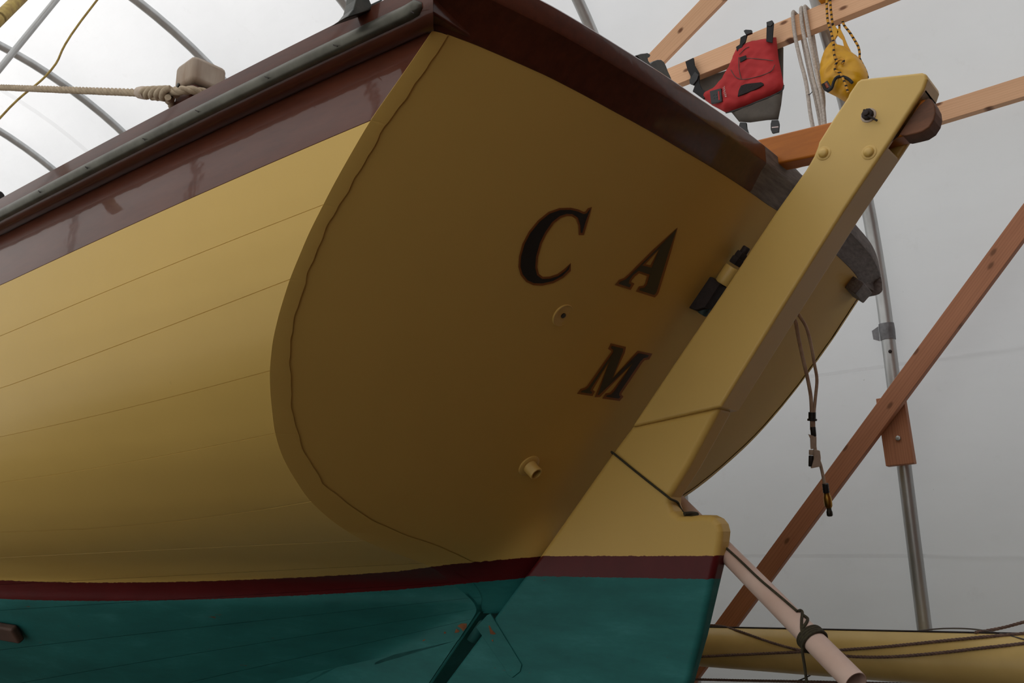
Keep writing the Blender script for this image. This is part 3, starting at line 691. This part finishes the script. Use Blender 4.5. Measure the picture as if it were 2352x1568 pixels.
# chips where the antifouling has flaked off to bare wood
M['rust'] = plain('bare_flaked_patch', (.25, .095, .03), .85, col2=(.14, .05, .018), sc=60, bstr=.4)
for q, blade_ in (([(590, 690), (640, 655), (720, 655), (712, 712), (690, 735), (670, 762), (640, 722)], 0), ([(552, 782), (575, 725), (622, 752), (604, 776)], 0), ([(405, 780), (425, 760), (440, 785), (415, 795)], 0), ([(115, 890), (150, 865), (160, 878), (130, 893)], 0), ([(1008, 680), (1030, 685), (1060, 745), (1112, 795), (1080, 806), (1035, 795), (1025, 740)], 1), ([(1050, 880), (1075, 870), (1072, 905)], 1)):
    pts = crop(q, 950, 1320, 5.88); P = [onx(a, b, -.0430) if blade_ else hit(a, b, .0012) for a, b in pts]
    if all(p is not None for p in P): mesh('flaked_patch', P, [list(range(len(P)))], M['rust'], boat, False)
# ---- deck fittings
z_ = 2.47
PB = ony(455, 200, 1.92); pb = np.array([PB[0], 1.92, 0]); tz = ony(452, 148, 1.92)[2]; s_ = .047
PBx, PBy = pb[0]+.01, 1.92+.01
o = box('mooring_post', (PBx, PBy, (2.40+tz-.075)/2), (s_*.98, s_*.98, (tz-.075-2.40)/2), M['mahog'], boat, None, .012)
o = box('post_cap', (PBx, PBy, tz-.034), (s_*1.03, s_*1.03, .037), M['pale_cap'], boat, None, .014); o['label'] = 'weathered pale cap of the mooring post'
lathe('post_screw', (PBx-s_*1.02, PBy+.02, tz-.062), (-1, 0, 0), [(.006, 0), (.006, .003), (.003, .004)], M['bronze'], boat, 10)
def silh(name, pts, y, ext, mat, lab_=None):
    o = prism(name, [ony(a, b, y) for a, b in pts], (0, ext, 0), mat, boat, .004, 3)
    if lab_: o['label'] = lab_
    return o
silh('mooring_chock', crop([(150, 350), (300, 300), (440, 285), (490, 275), (560, 310), (585, 350), (560, 400), (500, 430), (515, 510), (580, 600), (680, 520), (800, 480), (900, 480), (990, 550), (1050, 680), (1110, 840), (1190, 1010), (1230, 1120), (300, 520)], 1450, 100, 13.07), .875, .035, M['bronze'], 'dark bronze mooring chock')
silh('rail_cleat', [(783, 46), (800, 35), (812, 20), (818, -2), (822, -40), (852, -40), (848, -3), (853, 9), (868, 2), (885, -6), (860, 20)], 1.06, .03, M['bronze'], 'dark bronze cleat base')
silh('fairlead_pin', [(1817, 382), (1821, 378), (1842, 400), (1838, 408)], .845, .008, M['bronze'])
silh('rail_fairlead', [(-30, 500), (-30, 436), (-8, 434), (6, 440), (13, 449), (8, 456), (14, 470)], 2.42, .03, M['black'])

# ------------------------------------------------------------------ things around the boat
# mooring line with an eye splice round the post
lz = ony(440, 212, PBy-s_)[2]
eye = [(PBx+(s_+.016)*math.cos(t)*1.12, PBy+(s_+.016)*math.sin(t)*1.12, lz-.004*math.cos(t)) for t in np.linspace(math.radians(200), math.radians(520), 26)]
far = dep(-330, 188, 4.3); near = np.array([PBx-s_-.10, PBy+.06, 0]); nr_ = dep(345, 215, 1); 
v = dr(350, 214); t_ = (PBy+.10)/v[1]; S0 = C+v*t_
mr_ = thing('mooring_line', (PBx, PBy, lz), 'tan laid mooring line with a spliced eye round the post', 'rope')
laid_rope('eye_loop', catmull([S0]+[np.array(q) for q in eye]+[S0+np.array([.0, .004, -.006])], 4), .0115, M['rope'], mr_)
def to_frame(P, d):
    P = np.array(P, float); d = unit(d)
    for _ in range(4000):
        if math.hypot(P[0]-ACX, P[2]-ACZ) > AR-.02 and P[2] > ACZ: break
        if abs(P[0]-ACX) > AR or P[1] > YF or P[1] < YA: break
        P = P+d*.005
    return P
far = to_frame(far, far-S0)
laid_rope('line', catmull([S0, S0*.5+far*.5, far], 14), .0105, M['rope'], mr_)
d_ = unit(far-S0); nrm = unit(np.cross(d_, (0, 0, 1)))
for k in range(3):
    ph = 2*math.pi*k/3; P = []
    for t in np.linspace(0, 1, 40):
        c_ = S0+d_*(-.105+.16*t)*1.0; a_ = ph+t*2*math.pi*1.7; rr = .0135*(1-.35*t)
        P.append(c_+rr*(nrm*math.cos(a_)+np.cross(nrm, d_)*math.sin(a_)))
    tube('splice_strand', P, .0085, M['rope'], mr_, 8)
tube('whipping', [S0+d_*.035, S0+d_*.05, S0+d_*.075], [.0165, .0175, .0155], M['tape_w'], mr_, 14)
# lines and poles overhead at top left
def overhead(nm, a, b, ta, tb, r, mat, label, cat, mid=None):
    P0, P1 = dep(*a, ta), dep(*b, tb); d = P1-P0; ext = .5
    lo = P0-d*max(.3, min(4, (P0[2]-2.55)/max(d[2], .05))); pts = [lo, P0]+([dep(*mid, (ta+tb)/2)] if mid else [])+[P1, to_frame(P1, d)]
    return tag(tube(nm, catmull(pts, 8), r, mat, None, 10), label, cat)
overhead('boat_hook', (8, 147), (122, 8), 2.9, 3.1, .0105, M['steel'], 'slim grey pole crossing the upper left corner', 'pole')
overhead('spinnaker_pole', (-15, 55), (52, -10), 2.6, 2.8, .019, M['yellow_line'], 'thick yellow-brown pole at the extreme upper left corner', 'pole')
overhead('thin_line', (0, 271), (220, 4), 3.2, 3.4, .0040, M['yellow_line'], 'thin yellow line hanging diagonally at upper left', 'line', (118, 160))

# ---- vest on the beam
XV = XB-.012
v2 = lambda p: crop(p, 1560, 30, 5.227)
def uvx(pts, x=XV): return [(lambda q: (q[1], q[2]))(onx(a, b, x)) for a, b in pts]
def to3(x): return lambda y, z, h: (x-h, y, z)
vest = thing('buoyancy_vest', onx(1690, 240, XV), 'red and grey buoyancy vest hanging by black straps from the pine rail', 'vest')
body = v2([(1165, 290), (1045, 312), (900, 340), (790, 375), (690, 450), (650, 545), (610, 640), (565, 725), (520, 800), (430, 900), (330, 950), (300, 990), (290, 1030), (400, 1110), (560, 1195), (680, 1160), (800, 1115), (950, 1055), (1100, 995), (1230, 920), (1255, 860), (1240, 780), (1225, 700), (1195, 560), (1180, 420)])
pillow('front_panel', uvx(body), to3(XV), .040, .006, .05, M['vest_red'], vest, .010, .0018)
bk = v2([(1180, 380), (1235, 385), (1252, 420), (1248, 900), (1225, 1100), (1190, 1280), (1060, 1285), (950, 1300), (850, 1314), (720, 1306), (630, 1195), (450, 1090), (300, 980), (165, 950), (250, 790), (400, 740), (560, 690), (750, 600), (1000, 480)])
XK = XB+.070
pillow('back_panel', uvx(bk, XK), to3(XK), .018, .020, .03, M['vest_grey'], vest, .014, .001)
low = v2([(560, 1190), (630, 1195), (720, 1300), (850, 1310), (1060, 1283), (1190, 1276), (1225, 1060), (1238, 925), (1100, 985), (800, 1105)])
pillow('lower_panel', uvx(low, XV+.004), to3(XV+.004), .016, .004, .03, M['vest_grey'], vest, .014, .0008)
def flat(nm, pts, x, thk, mat, bev_=.0015): o = prism(nm, [onx(a, b, x) for a, b in v2(pts)], (thk, 0, 0), mat, vest, bev_); return o
flat('shoulder_strap', [(1050, 105), (1135, 112), (1117, 358), (1043, 338)], XV-.046, .006, M['webbing']); flat('strap_slider', [(1045, 108), (1115, 84), (1125, 130), (1095, 160), (1050, 150)], XV-.050, .014, M['black'])
flat('shoulder_strap', [(782, 265), (815, 260), (792, 345), (760, 378), (755, 420), (692, 460), (680, 405), (725, 375), (735, 290)], XV-.040, .008, M['webbing']); flat('strap_slider', [(772, 212), (795, 197), (865, 200), (868, 235), (800, 262)], XV-.046, .014, M['black'])
flat('side_strap', [(72, 582), (168, 535), (180, 620), (235, 715), (240, 840), (270, 910), (335, 945), (290, 1035), (160, 940), (185, 870), (125, 830), (135, 760), (95, 670)], XV-.022, .010, M['webbing']); flat('side_buckle', [(120, 800), (190, 700), (232, 740), (215, 800), (165, 862), (125, 845)], XV-.030, .014, M['black'])
flat('lash_tab', [(365, 938), (500, 900), (512, 1058), (382, 1086)], XV-.048, .012, M['black'])
for q in ([(405, 975), (418, 972), (420, 990), (407, 993)], [(435, 968), (448, 965), (450, 982), (437, 985)], [(408, 1010), (421, 1007), (423, 1025), (410, 1028)], [(440, 1000), (453, 997), (455, 1015), (442, 1018)]): flat('tab_hole', q, XV-.0492, .003, M['ink'], 0)
flat('tab_slot', [(465, 940), (480, 936), (486, 1040), (472, 1044)], XV-.0494, .003, M['vest_red'], 0)
flat('mesh_pocket', [(700, 1000), (712, 930), (740, 870), (800, 848), (980, 828), (1005, 840), (1015, 862), (900, 920), (760, 975)], XV-.0455, .010, M['vest_mesh'])
flat('pocket_tab', [(722, 530), (800, 505), (803, 550), (730, 592)], XV-.044, .006, M['webbing'])
for pts, r in (([(560, 1200), (680, 1168), (800, 1122), (950, 1062), (1100, 1002), (1235, 928), (1256, 865)], .0028),): tube('zip', catmull([onx(a, b, XV-.010) for a, b in v2(pts)], 5), r, M['black'], vest, 8)
for pts in ([(715, 530), (720, 680), (745, 790)], [(800, 540), (950, 550), (1130, 572)], [(620, 680), (680, 770), (780, 795), (950, 760), (1100, 700), (1150, 620)], [(720, 500), (790, 430), (840, 405)]):
    tube('seam', catmull([onx(a, b, XV-.0420) for a, b in v2(pts)], 5), .0016, M['vest_grey'], vest, 6)
for pts in ([(1108, 1285), (1185, 1282), (1198, 1330), (1192, 1400), (1190, 1425), (1115, 1442), (1096, 1395), (1096, 1330)], [(728, 1310), (802, 1312), (810, 1380), (838, 1460), (780, 1420), (715, 1355)]): flat('leg_buckle', pts, XV-.004, .012, M['black'])
flat('buckle_gap', [(1112, 1366), (1190, 1358), (1190, 1372), (1112, 1380)], XV-.0055, .003, M['print'], 0)
def text(body_, pos, along, upv, size, mat, parent, nm):
    cu = bpy.data.curves.new(nm, 'FONT'); cu.body = body_; cu.size = size; cu.extrude = .0006; cu.space_character = 1.25
    t = bpy.data.objects.new(nm, cu); COL.objects.link(t); dg = bpy.context.evaluated_depsgraph_get(); me = bpy.data.meshes.new_from_object(t.evaluated_get(dg)); bpy.data.objects.remove(t)
    X = unit(along); Yv = np.array(upv); Yv = unit(Yv-X*(Yv@X)); Z = np.cross(X, Yv)
    V = [np.array(pos)+X*v.co[0]+Yv*v.co[1]+Z*v.co[2] for v in me.vertices]; return mesh(nm, V, [tuple(p.vertices) for p in me.polygons], mat, parent, False)
a, b = [onx(*q, XV-.0455) for q in v2([(572, 1003), (533, 828)])]
text('ASTRAL', a, b-a, onx(*v2([(540, 1003)])[0], XV-.0455)-a, np.linalg.norm(b-a)/5.6, M['print'], vest, 'chest_print')

# ---- white rope hung over the beam
cb = lambda p: crop(p, 1800, 0, 5.227)
rp = thing('hanging_rope', onx(1850, 150, XV), 'white braided rope looped over the pine rail between vest and bag', 'rope')
fr_ = [([(110, 158), (122, 330), (150, 500), (205, 740), (262, 960), (295, 1170), (320, 1360), (365, 1600)], [(225, 455), (290, 780), (350, 1040), (400, 1270), (440, 1480), (455, 1600)]),
       ([(207, 112), (225, 330), (290, 640), (350, 930), (410, 1160), (460, 1400), (480, 1600)], [(345, 400), (385, 640), (440, 930), (475, 1150), (478, 1300), (455, 1430), (460, 1600)]),
       ([(252, 95), (285, 300), (330, 560), (385, 830), (440, 1080), (480, 1330), (500, 1600)], [(330, 400), (365, 640), (420, 930), (455, 1150), (470, 1320), (490, 1600)])]
for fpts, bpts in fr_:
    A = [onx(a, b, XV-.004) for a, b in cb(fpts)]; Bq = [onx(a, b, XB+.056) for a, b in cb(bpts)]
    P0 = A[0]; over = [np.array([XB+.062, P0[1], P0[2]-.03]), np.array([XB+.048, P0[1], P0[2]+.008]), np.array([XB+.005, P0[1], P0[2]+.012])]
    tube('rope_turn', catmull(Bq[::-1]+over+A, 5), .0082, M['white_rope'], rp, 10)
tube('thread_tie', [onx(a, b, XV-.010) for a, b in cb([(285, 1140), (315, 1132), (345, 1100)])], .002, M['black'], rp, 6)

# ---- yellow dry bag
XG = XB-.015
bag = thing('dry_bag', onx(1940, 150, XG), 'yellow dry bag with black strap hanging by striped cord from the pine rail', 'bag')
bp = cb([(600, 480), (560, 560), (505, 640), (470, 720), (450, 800), (440, 930), (455, 1040), (500, 1095), (570, 1130), (650, 1170), (720, 1215), (800, 1240), (900, 1180), (980, 1060), (1012, 940), (1008, 880), (975, 800), (940, 740), (880, 670), (810, 620), (730, 555), (650, 540), (625, 515)])
pillow('bag_body', uvx(bp, XG), to3(XG), .075, .055, .085, M['bag'], bag, .010, .0036)
def bt(nm, pts, r, mat, dx, n=8): return tube(nm, catmull([onx(a, b, XG-dx) for a, b in cb(pts)], 6), r, mat, bag, n)
def bf(nm, pts, dx, thk, mat): return prism(nm, [onx(a, b, XG-dx) for a, b in cb(pts)], (thk, 0, 0), mat, bag, .001)
bf('bag_neck', [(585, 500), (580, 300), (600, 285), (640, 345), (660, 380), (640, 420), (605, 480), (625, 540)], .004, .010, M['bag'])
bf('bag_neck', [(640, 345), (675, 340), (720, 430), (760, 530), (810, 625), (880, 680), (730, 580), (705, 480), (640, 420)], .004, .010, M['bag'])
bt('strap', [(470, 1010), (500, 1070), (540, 1085), (580, 1050), (600, 985), (630, 935), (680, 915), (740, 930), (785, 955), (825, 995)], .0062, M['webbing'], .083)
bf('buckle', [(455, 1015), (520, 965), (575, 1060), (515, 1100)], .076, .014, M['black']); bf('buckle_window', [(478, 1015), (515, 988), (545, 1045), (515, 1062)], .078, .004, M['orange'])
bt('cord', [(516, -40), (518, 100), (530, 260), (560, 350), (578, 420), (598, 520), (603, 620), (618, 700), (650, 725)], .0052, M['cordy'], .084); bt('cord', [(556, -40), (565, 100), (580, 240), (590, 300)], .0052, M['cordy'], .030)
bt('cord', [(660, 270), (668, 310), (670, 345)], .005, M['cordy'], -.068); bt('cord', [(705, 250), (730, 310), (790, 385), (850, 480), (895, 560), (912, 640), (912, 700), (945, 770), (985, 850), (1010, 935)], .005, M['cordy'], -.02)
bt('cord', [(725, 745), (700, 765), (722, 728), (690, 712), (650, 730), (620, 790), (615, 835), (640, 858), (675, 872), (705, 925), (730, 985), (752, 1040), (772, 1110)], .005, M['cordy'], .088)
box('cord_hitch', (XB+.02, onx(*cb([(535, -30)])[0], XB)[1], zb+.062), (.05, .035, .008), M['cordy'], bag, None, .004)

# ---- cable hanging beside the rudder
cc = lambda p: crop(p, 1780, 700, 3.136)
A0 = ontr(1835, 724, .012); tcab = float((A0-C)@FW)
def cp(a, b, dt=0.): return dep(a, b, tcab+dt)
cab = thing('hanging_cable', A0, 'looped cable with taped plugs and a brass connector hanging beside the rudder', 'cable')
tube('wire', catmull([ontr(1826, 738, -.01)]+[cp(*q) for q in cc([(150, 125), (172, 250), (205, 400), (235, 530), (258, 660), (264, 780), (266, 900)])], 6), .0058, M['cable'], cab, 10)
tube('wire', catmull([ontr(1836, 722, -.01)]+[cp(*q) for q in cc([(180, 85), (225, 160), (258, 280), (285, 430), (302, 540), (290, 680), (280, 800), (280, 900), (285, 1000), (300, 1080), (330, 1160), (358, 1290)])], 6), .0052, M['cable'], cab, 10)
def cyl(nm, a, b, r, mat, dt=-.004, prof=None, n=14):
    P0, P1 = cp(*cc([a])[0], dt), cp(*cc([b])[0], dt); L = np.linalg.norm(P1-P0)
    prof = prof or [(.9, 0), (1, .06), (1, .94), (.9, 1)]
    return lathe(nm, P0, P1-P0, [(r*k, L*h) for k, h in prof], mat, cab, n)
cyl('plug', (268, 773), (268, 834), .0135, M['black'], -.002, [(.85, 0), (.85, .75), (1.1, .78), (1.1, 1)])
cyl('tape_band', (273, 878), (279, 948), .0085, M['black']); cyl('paper_tape', (273, 945), (277, 1035), .0088, M['tape_w'])
q = [cp(*t, -.012) for t in cc([(240, 930), (300, 950), (300, 1030), (258, 1040), (255, 965)])]; prism('tape_flap', q, FW*.002, M['tape_w'], cab, .0005)
cyl('plug', (261, 1085), (259, 1163), .0078, M['black']); cyl('paper_tape', (262, 1045), (262, 1080), .0075, M['tape_w'])
q = [cp(*t, -.014) for t in cc([(280, 1040), (325, 1050), (332, 1100), (328, 1165), (262, 1178), (282, 1110)])]; prism('tape_flag', q, FW*.010, M['tape_w'], cab, .002)
cyl('connector_boot', (362, 1285), (370, 1352), .0105, M['black'], 0, [(.8, 0), (1, .1), (.9, .2), (1, .3), (.9, .45), (1, .6), (.9, .75), (1, .9), (.9, 1)])
cyl('brass_connector', (371, 1352), (388, 1460), .0125, M['brass'], 0, [(.75, 0), (.75, .15), (1, .3), (1, .62), (1.02, .68), (.95, .9), (.7, 1)])
cyl('connector_tip', (388, 1460), (396, 1520), .0095, M['bronze'], 0, [(.8, 0), (.8, .3), (1, .5), (1, .9), (.8, 1)])

# ---- painted spar lying along the wall
XS = 1.52
def spar_r(px, pt, pbm): a, b = onx(px, pt, XS), onx(px, pbm, XS); return (a+b)/2, (a[2]-b[2])/2
c0, r0 = spar_r(1640, 1439, 1533); c1, r1 = spar_r(2300, 1453, 1586); r0 *= .985; r1 *= .985
dS = (c1-c0)/(c1[1]-c0[1]); rS = (r1-r0)/(c1[1]-c0[1])
def sc_(y): return c0+dS*(y-c0[1])
def sr_(y): return max(.03, r0+rS*(y-c0[1]))
yv = np.linspace(-1.25, 3.9, 40)
spar = thing('mast_spar', sc_(1.5)-np.array([0, 0, sr_(1.5)]), 'cream painted spar lying level along the right wall', 'spar')
V, Fc = tube_data([sc_(y) for y in yv], [sr_(y) for y in yv], 28); bevel_auto(mesh('spar_body', V, Fc, M['spar'], spar))
V, Fc = tube_data([sc_(y)+np.array([-.012, 0, sr_(y)+.000]) for y in yv], .0045, 6); mesh('sail_track', V, Fc, M['iron'], spar)
def onspar(px, py, r):
    v = dr(px, py); best = None
    for t in np.linspace(2.2, 4.2, 500):
        P = C+v*t; q = P-sc_(P[1]); R_ = math.hypot(q[0], q[2])
        if R_ <= sr_(P[1])+r: return P
        if best is None or R_ < best[0]: best = (R_, P)
    return best[1] if best[0] < sr_(best[1][1])+.12 else onx(px, py, XS-.05)
def sparope(pts, r, mat, label, laid=True):
    P = [onspar(a, b, r) for a, b in pts]; P = catmull(P, 5)
    o = laid_rope('spar_rope', P, r, mat) if laid else tube('spar_rope', P, r, mat, None, 8)
    return tag(o, label, 'rope', 'ropes on the spar')
sparope([(1540, 1452), (1613, 1437), (1655, 1437), (1698, 1449), (1766, 1473), (1826, 1490), (1862, 1495)], .0050, M['mauve_rope'], 'laid rope sagging from the spar top towards the white pipe')
sparope([(1520, 1513), (1587, 1509), (1698, 1503), (1851, 1496), (1932, 1492), (2039, 1484), (2167, 1471), (2260, 1462), (2352, 1454), (2450, 1440)], .0055, M['mauve_rope'], 'laid rope running along the middle of the spar behind the pipe')
sparope([(1880, 1490), (1932, 1502), (1954, 1507), (2039, 1508), (2145, 1500), (2252, 1488), (2352, 1477), (2450, 1465)], .0055, M['mauve_rope'], 'lowest laid rope curving along the spar right of the pipe')
sparope([(2240, 1452), (2260, 1449), (2303, 1441), (2352, 1428), (2440, 1405)], .0055, M['mauve_rope'], 'laid rope rising off the spar top at the right edge')
sparope([(2110, 1448), (2167, 1443), (2230, 1444), (2290, 1453), (2352, 1468), (2420, 1488)], .0028, M['wire'], 'thin grey wire curling over the spar at right', False)
for pts, r, mt, lb in (([(1500, 1556), (1575, 1559), (1698, 1562), (1856, 1565), (2100, 1571)], .0055, M['mauve_rope'], 'laid rope stretched level just below the spar'), ([(1825, 1566), (1850, 1556), (1868, 1546), (1884, 1538)], .0030, M['wire'], 'short grey wire slanting below the spar')):
    tag(laid_rope('under_rope', catmull([onx(a, b, XS+.02) for a, b in pts], 6), r, mt), lb, 'rope', 'ropes on the spar')
for k, yy in enumerate((-.9, 3.1)):
    c_ = sc_(yy); zt = c_[2]-sr_(yy); o = thing('trestle', (c_[0], yy, 0), ('wooden trestle under the near end of the spar beyond the right edge', 'wooden trestle under the far end of the spar behind the rudder')[k], 'trestle', 'trestles under the spar')
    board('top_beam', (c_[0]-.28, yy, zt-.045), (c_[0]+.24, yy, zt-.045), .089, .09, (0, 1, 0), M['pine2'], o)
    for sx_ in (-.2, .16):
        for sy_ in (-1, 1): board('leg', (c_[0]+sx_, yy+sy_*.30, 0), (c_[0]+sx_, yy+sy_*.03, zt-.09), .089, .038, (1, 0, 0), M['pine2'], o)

# ---- white pipe lashed under the rudder, with its cord
PA, PBt = onx(1560, 1158, .16), onx(1957, 1560, -.19)
ra = 22.5/F*float((onx(1680, 1285, 0)-C)@FW)
dP = unit(PBt-PA); pipe = thing('plastic_pipe', PBt, 'pinkish white plastic pipe slanting down behind the rudder', 'pipe')
Pe = PBt+dP*.012; L = np.linalg.norm(Pe-(PA-dP*.05)); rp_ = ra*1.02
lathe('pipe_tube', PA-dP*.05, dP, [(rp_*.92, .001), (rp_, 0), (rp_, L), (rp_*.93, L), (rp_*.93, L-.25)], M['pvc'], pipe, 32)
cord = thing('lashing_cord', onx(1855, 1480, -.15), 'dark olive cord tied round the rudder and lashed round the pipe', 'cord')
fx = lambda a, b: (lambda q: onx(a, b, -bth(q[1], q[2])-.0035))(onx(a, b, -.04))
c1_ = [fx(1407, 1039)+np.array([.05, .03, .0]), fx(1407, 1039), fx(1450, 1074), fx(1490, 1106), fx(1532, 1139)]
n_ = [onx(1541, 1146, -.040), onx(1556, 1153, .0), onx(1562, 1165, .015), onx(1570, 1177, .02), onx(1580, 1181, .0)]
tube('cord_run', catmull(c1_+n_, 5), .0032, M['cord'], cord, 8)
tube('cord_knot', catmull([onx(1572, 1179, -.03), onx(1590, 1178, .0), onx(1602, 1180, .03), onx(1590, 1183, .0), onx(1572, 1181, -.02)], 5), .0045, M['cord'], cord, 8)
def pax(px, py):
    """point of the pipe surface seen at a pixel"""
    v = dr(px, py); best = None
    for t in np.linspace(1.2, 3.2, 900):
        P = C+v*t; q = P-PA; q = q-dP*(q@dP); R_ = np.linalg.norm(q)
        if R_ <= rp_+.0035: return P
        if best is None or R_ < best[0]: best = (R_, P)
    return best[1]
tube('cord_run', catmull([pax(*q) for q in [(1640, 1232), (1668, 1258), (1700, 1287), (1745, 1330), (1790, 1368), (1832, 1404)]], 5), .0030, M['cord'], cord, 8)
cl = lambda p: crop(p, 1720, 1340, 6.877)
tube('cord_bight', catmull([pax(*q) for q in cl([(780, 430), (815, 422), (845, 450), (835, 560), (832, 700), (840, 760), (850, 850)])], 5), .0032, M['cord'], cord, 8)
tube('cord_bight', catmull([pax(*q) for q in cl([(855, 490), (915, 535), (930, 565), (905, 620), (870, 670), (845, 720)])], 5), .0032, M['cord'], cord, 8)
P0 = pax(*cl([(845, 880)])[0])
tube('cord_tail', catmull([P0, dep(*cl([(845, 960)])[0], float((P0-C)@FW)), dep(*cl([(850, 1100)])[0], float((P0-C)@FW)), dep(*cl([(880, 1300)])[0], float((P0-C)@FW)), dep(*cl([(920, 1600)])[0], float((P0-C)@FW))], 5), .0033, M['cord'], cord, 8)
uq = unit(np.cross(dP, (0, 0, 1))); vq = np.cross(uq, dP)
tc_ = float((pax(*cl([(930, 740)])[0])-PA)@dP)
for k in range(4):
    P = []
    for a_ in np.linspace(0, 2*math.pi, 33):
        dirv = uq*math.cos(a_)+vq*math.sin(a_); tilt = .004*float(dirv@UP)
        P.append(PA+dP*(tc_+(k-1.5)*.0060+tilt)+dirv*(rp_+.003))
    tube('cord_turn', P, .0036, M['cord'], cord, 8)

# ---- supports under the boat
hp0, hp1 = hit(54, 1447), hit(-150, 1412)
st = thing('jack_stand', (hp1[0]-.10, hp1[1], 0), 'boat stand with dark wooden pad under the hull at left edge', 'stand')
nrm_ = unit(np.array([-.75, -.15, -.62])); d_ = unit(hp1-hp0)
board('pad', hp0+nrm_*.022, hp1+nrm_*.022+d_*.05, .075, .030, nrm_, M['padwood'], st, .010)
top_ = hp1+nrm_*.05; foot = np.array([top_[0]-.12, top_[1], .55])
tube('screw_post', [top_, foot], .018, M['steel'], st, 10)
for k in range(3):
    a_ = 2*math.pi*k/3+.4; tube('leg', [foot+np.array([0, 0, .05]), np.array([foot[0]+.33*math.cos(a_), foot[1]+.33*math.sin(a_), .0])], .017, M['steel'], st, 8)
for k, yy in enumerate((3.4, 6.0)):
    tag(box('keel_block', (0, yy, .075), (.25, .10, .075), M['pine2'], None, None, .005), ('stout timber block carrying the keel close to the sternpost', 'stout timber block carrying the keel farther forward')[k], 'timber', 'keel blocks')
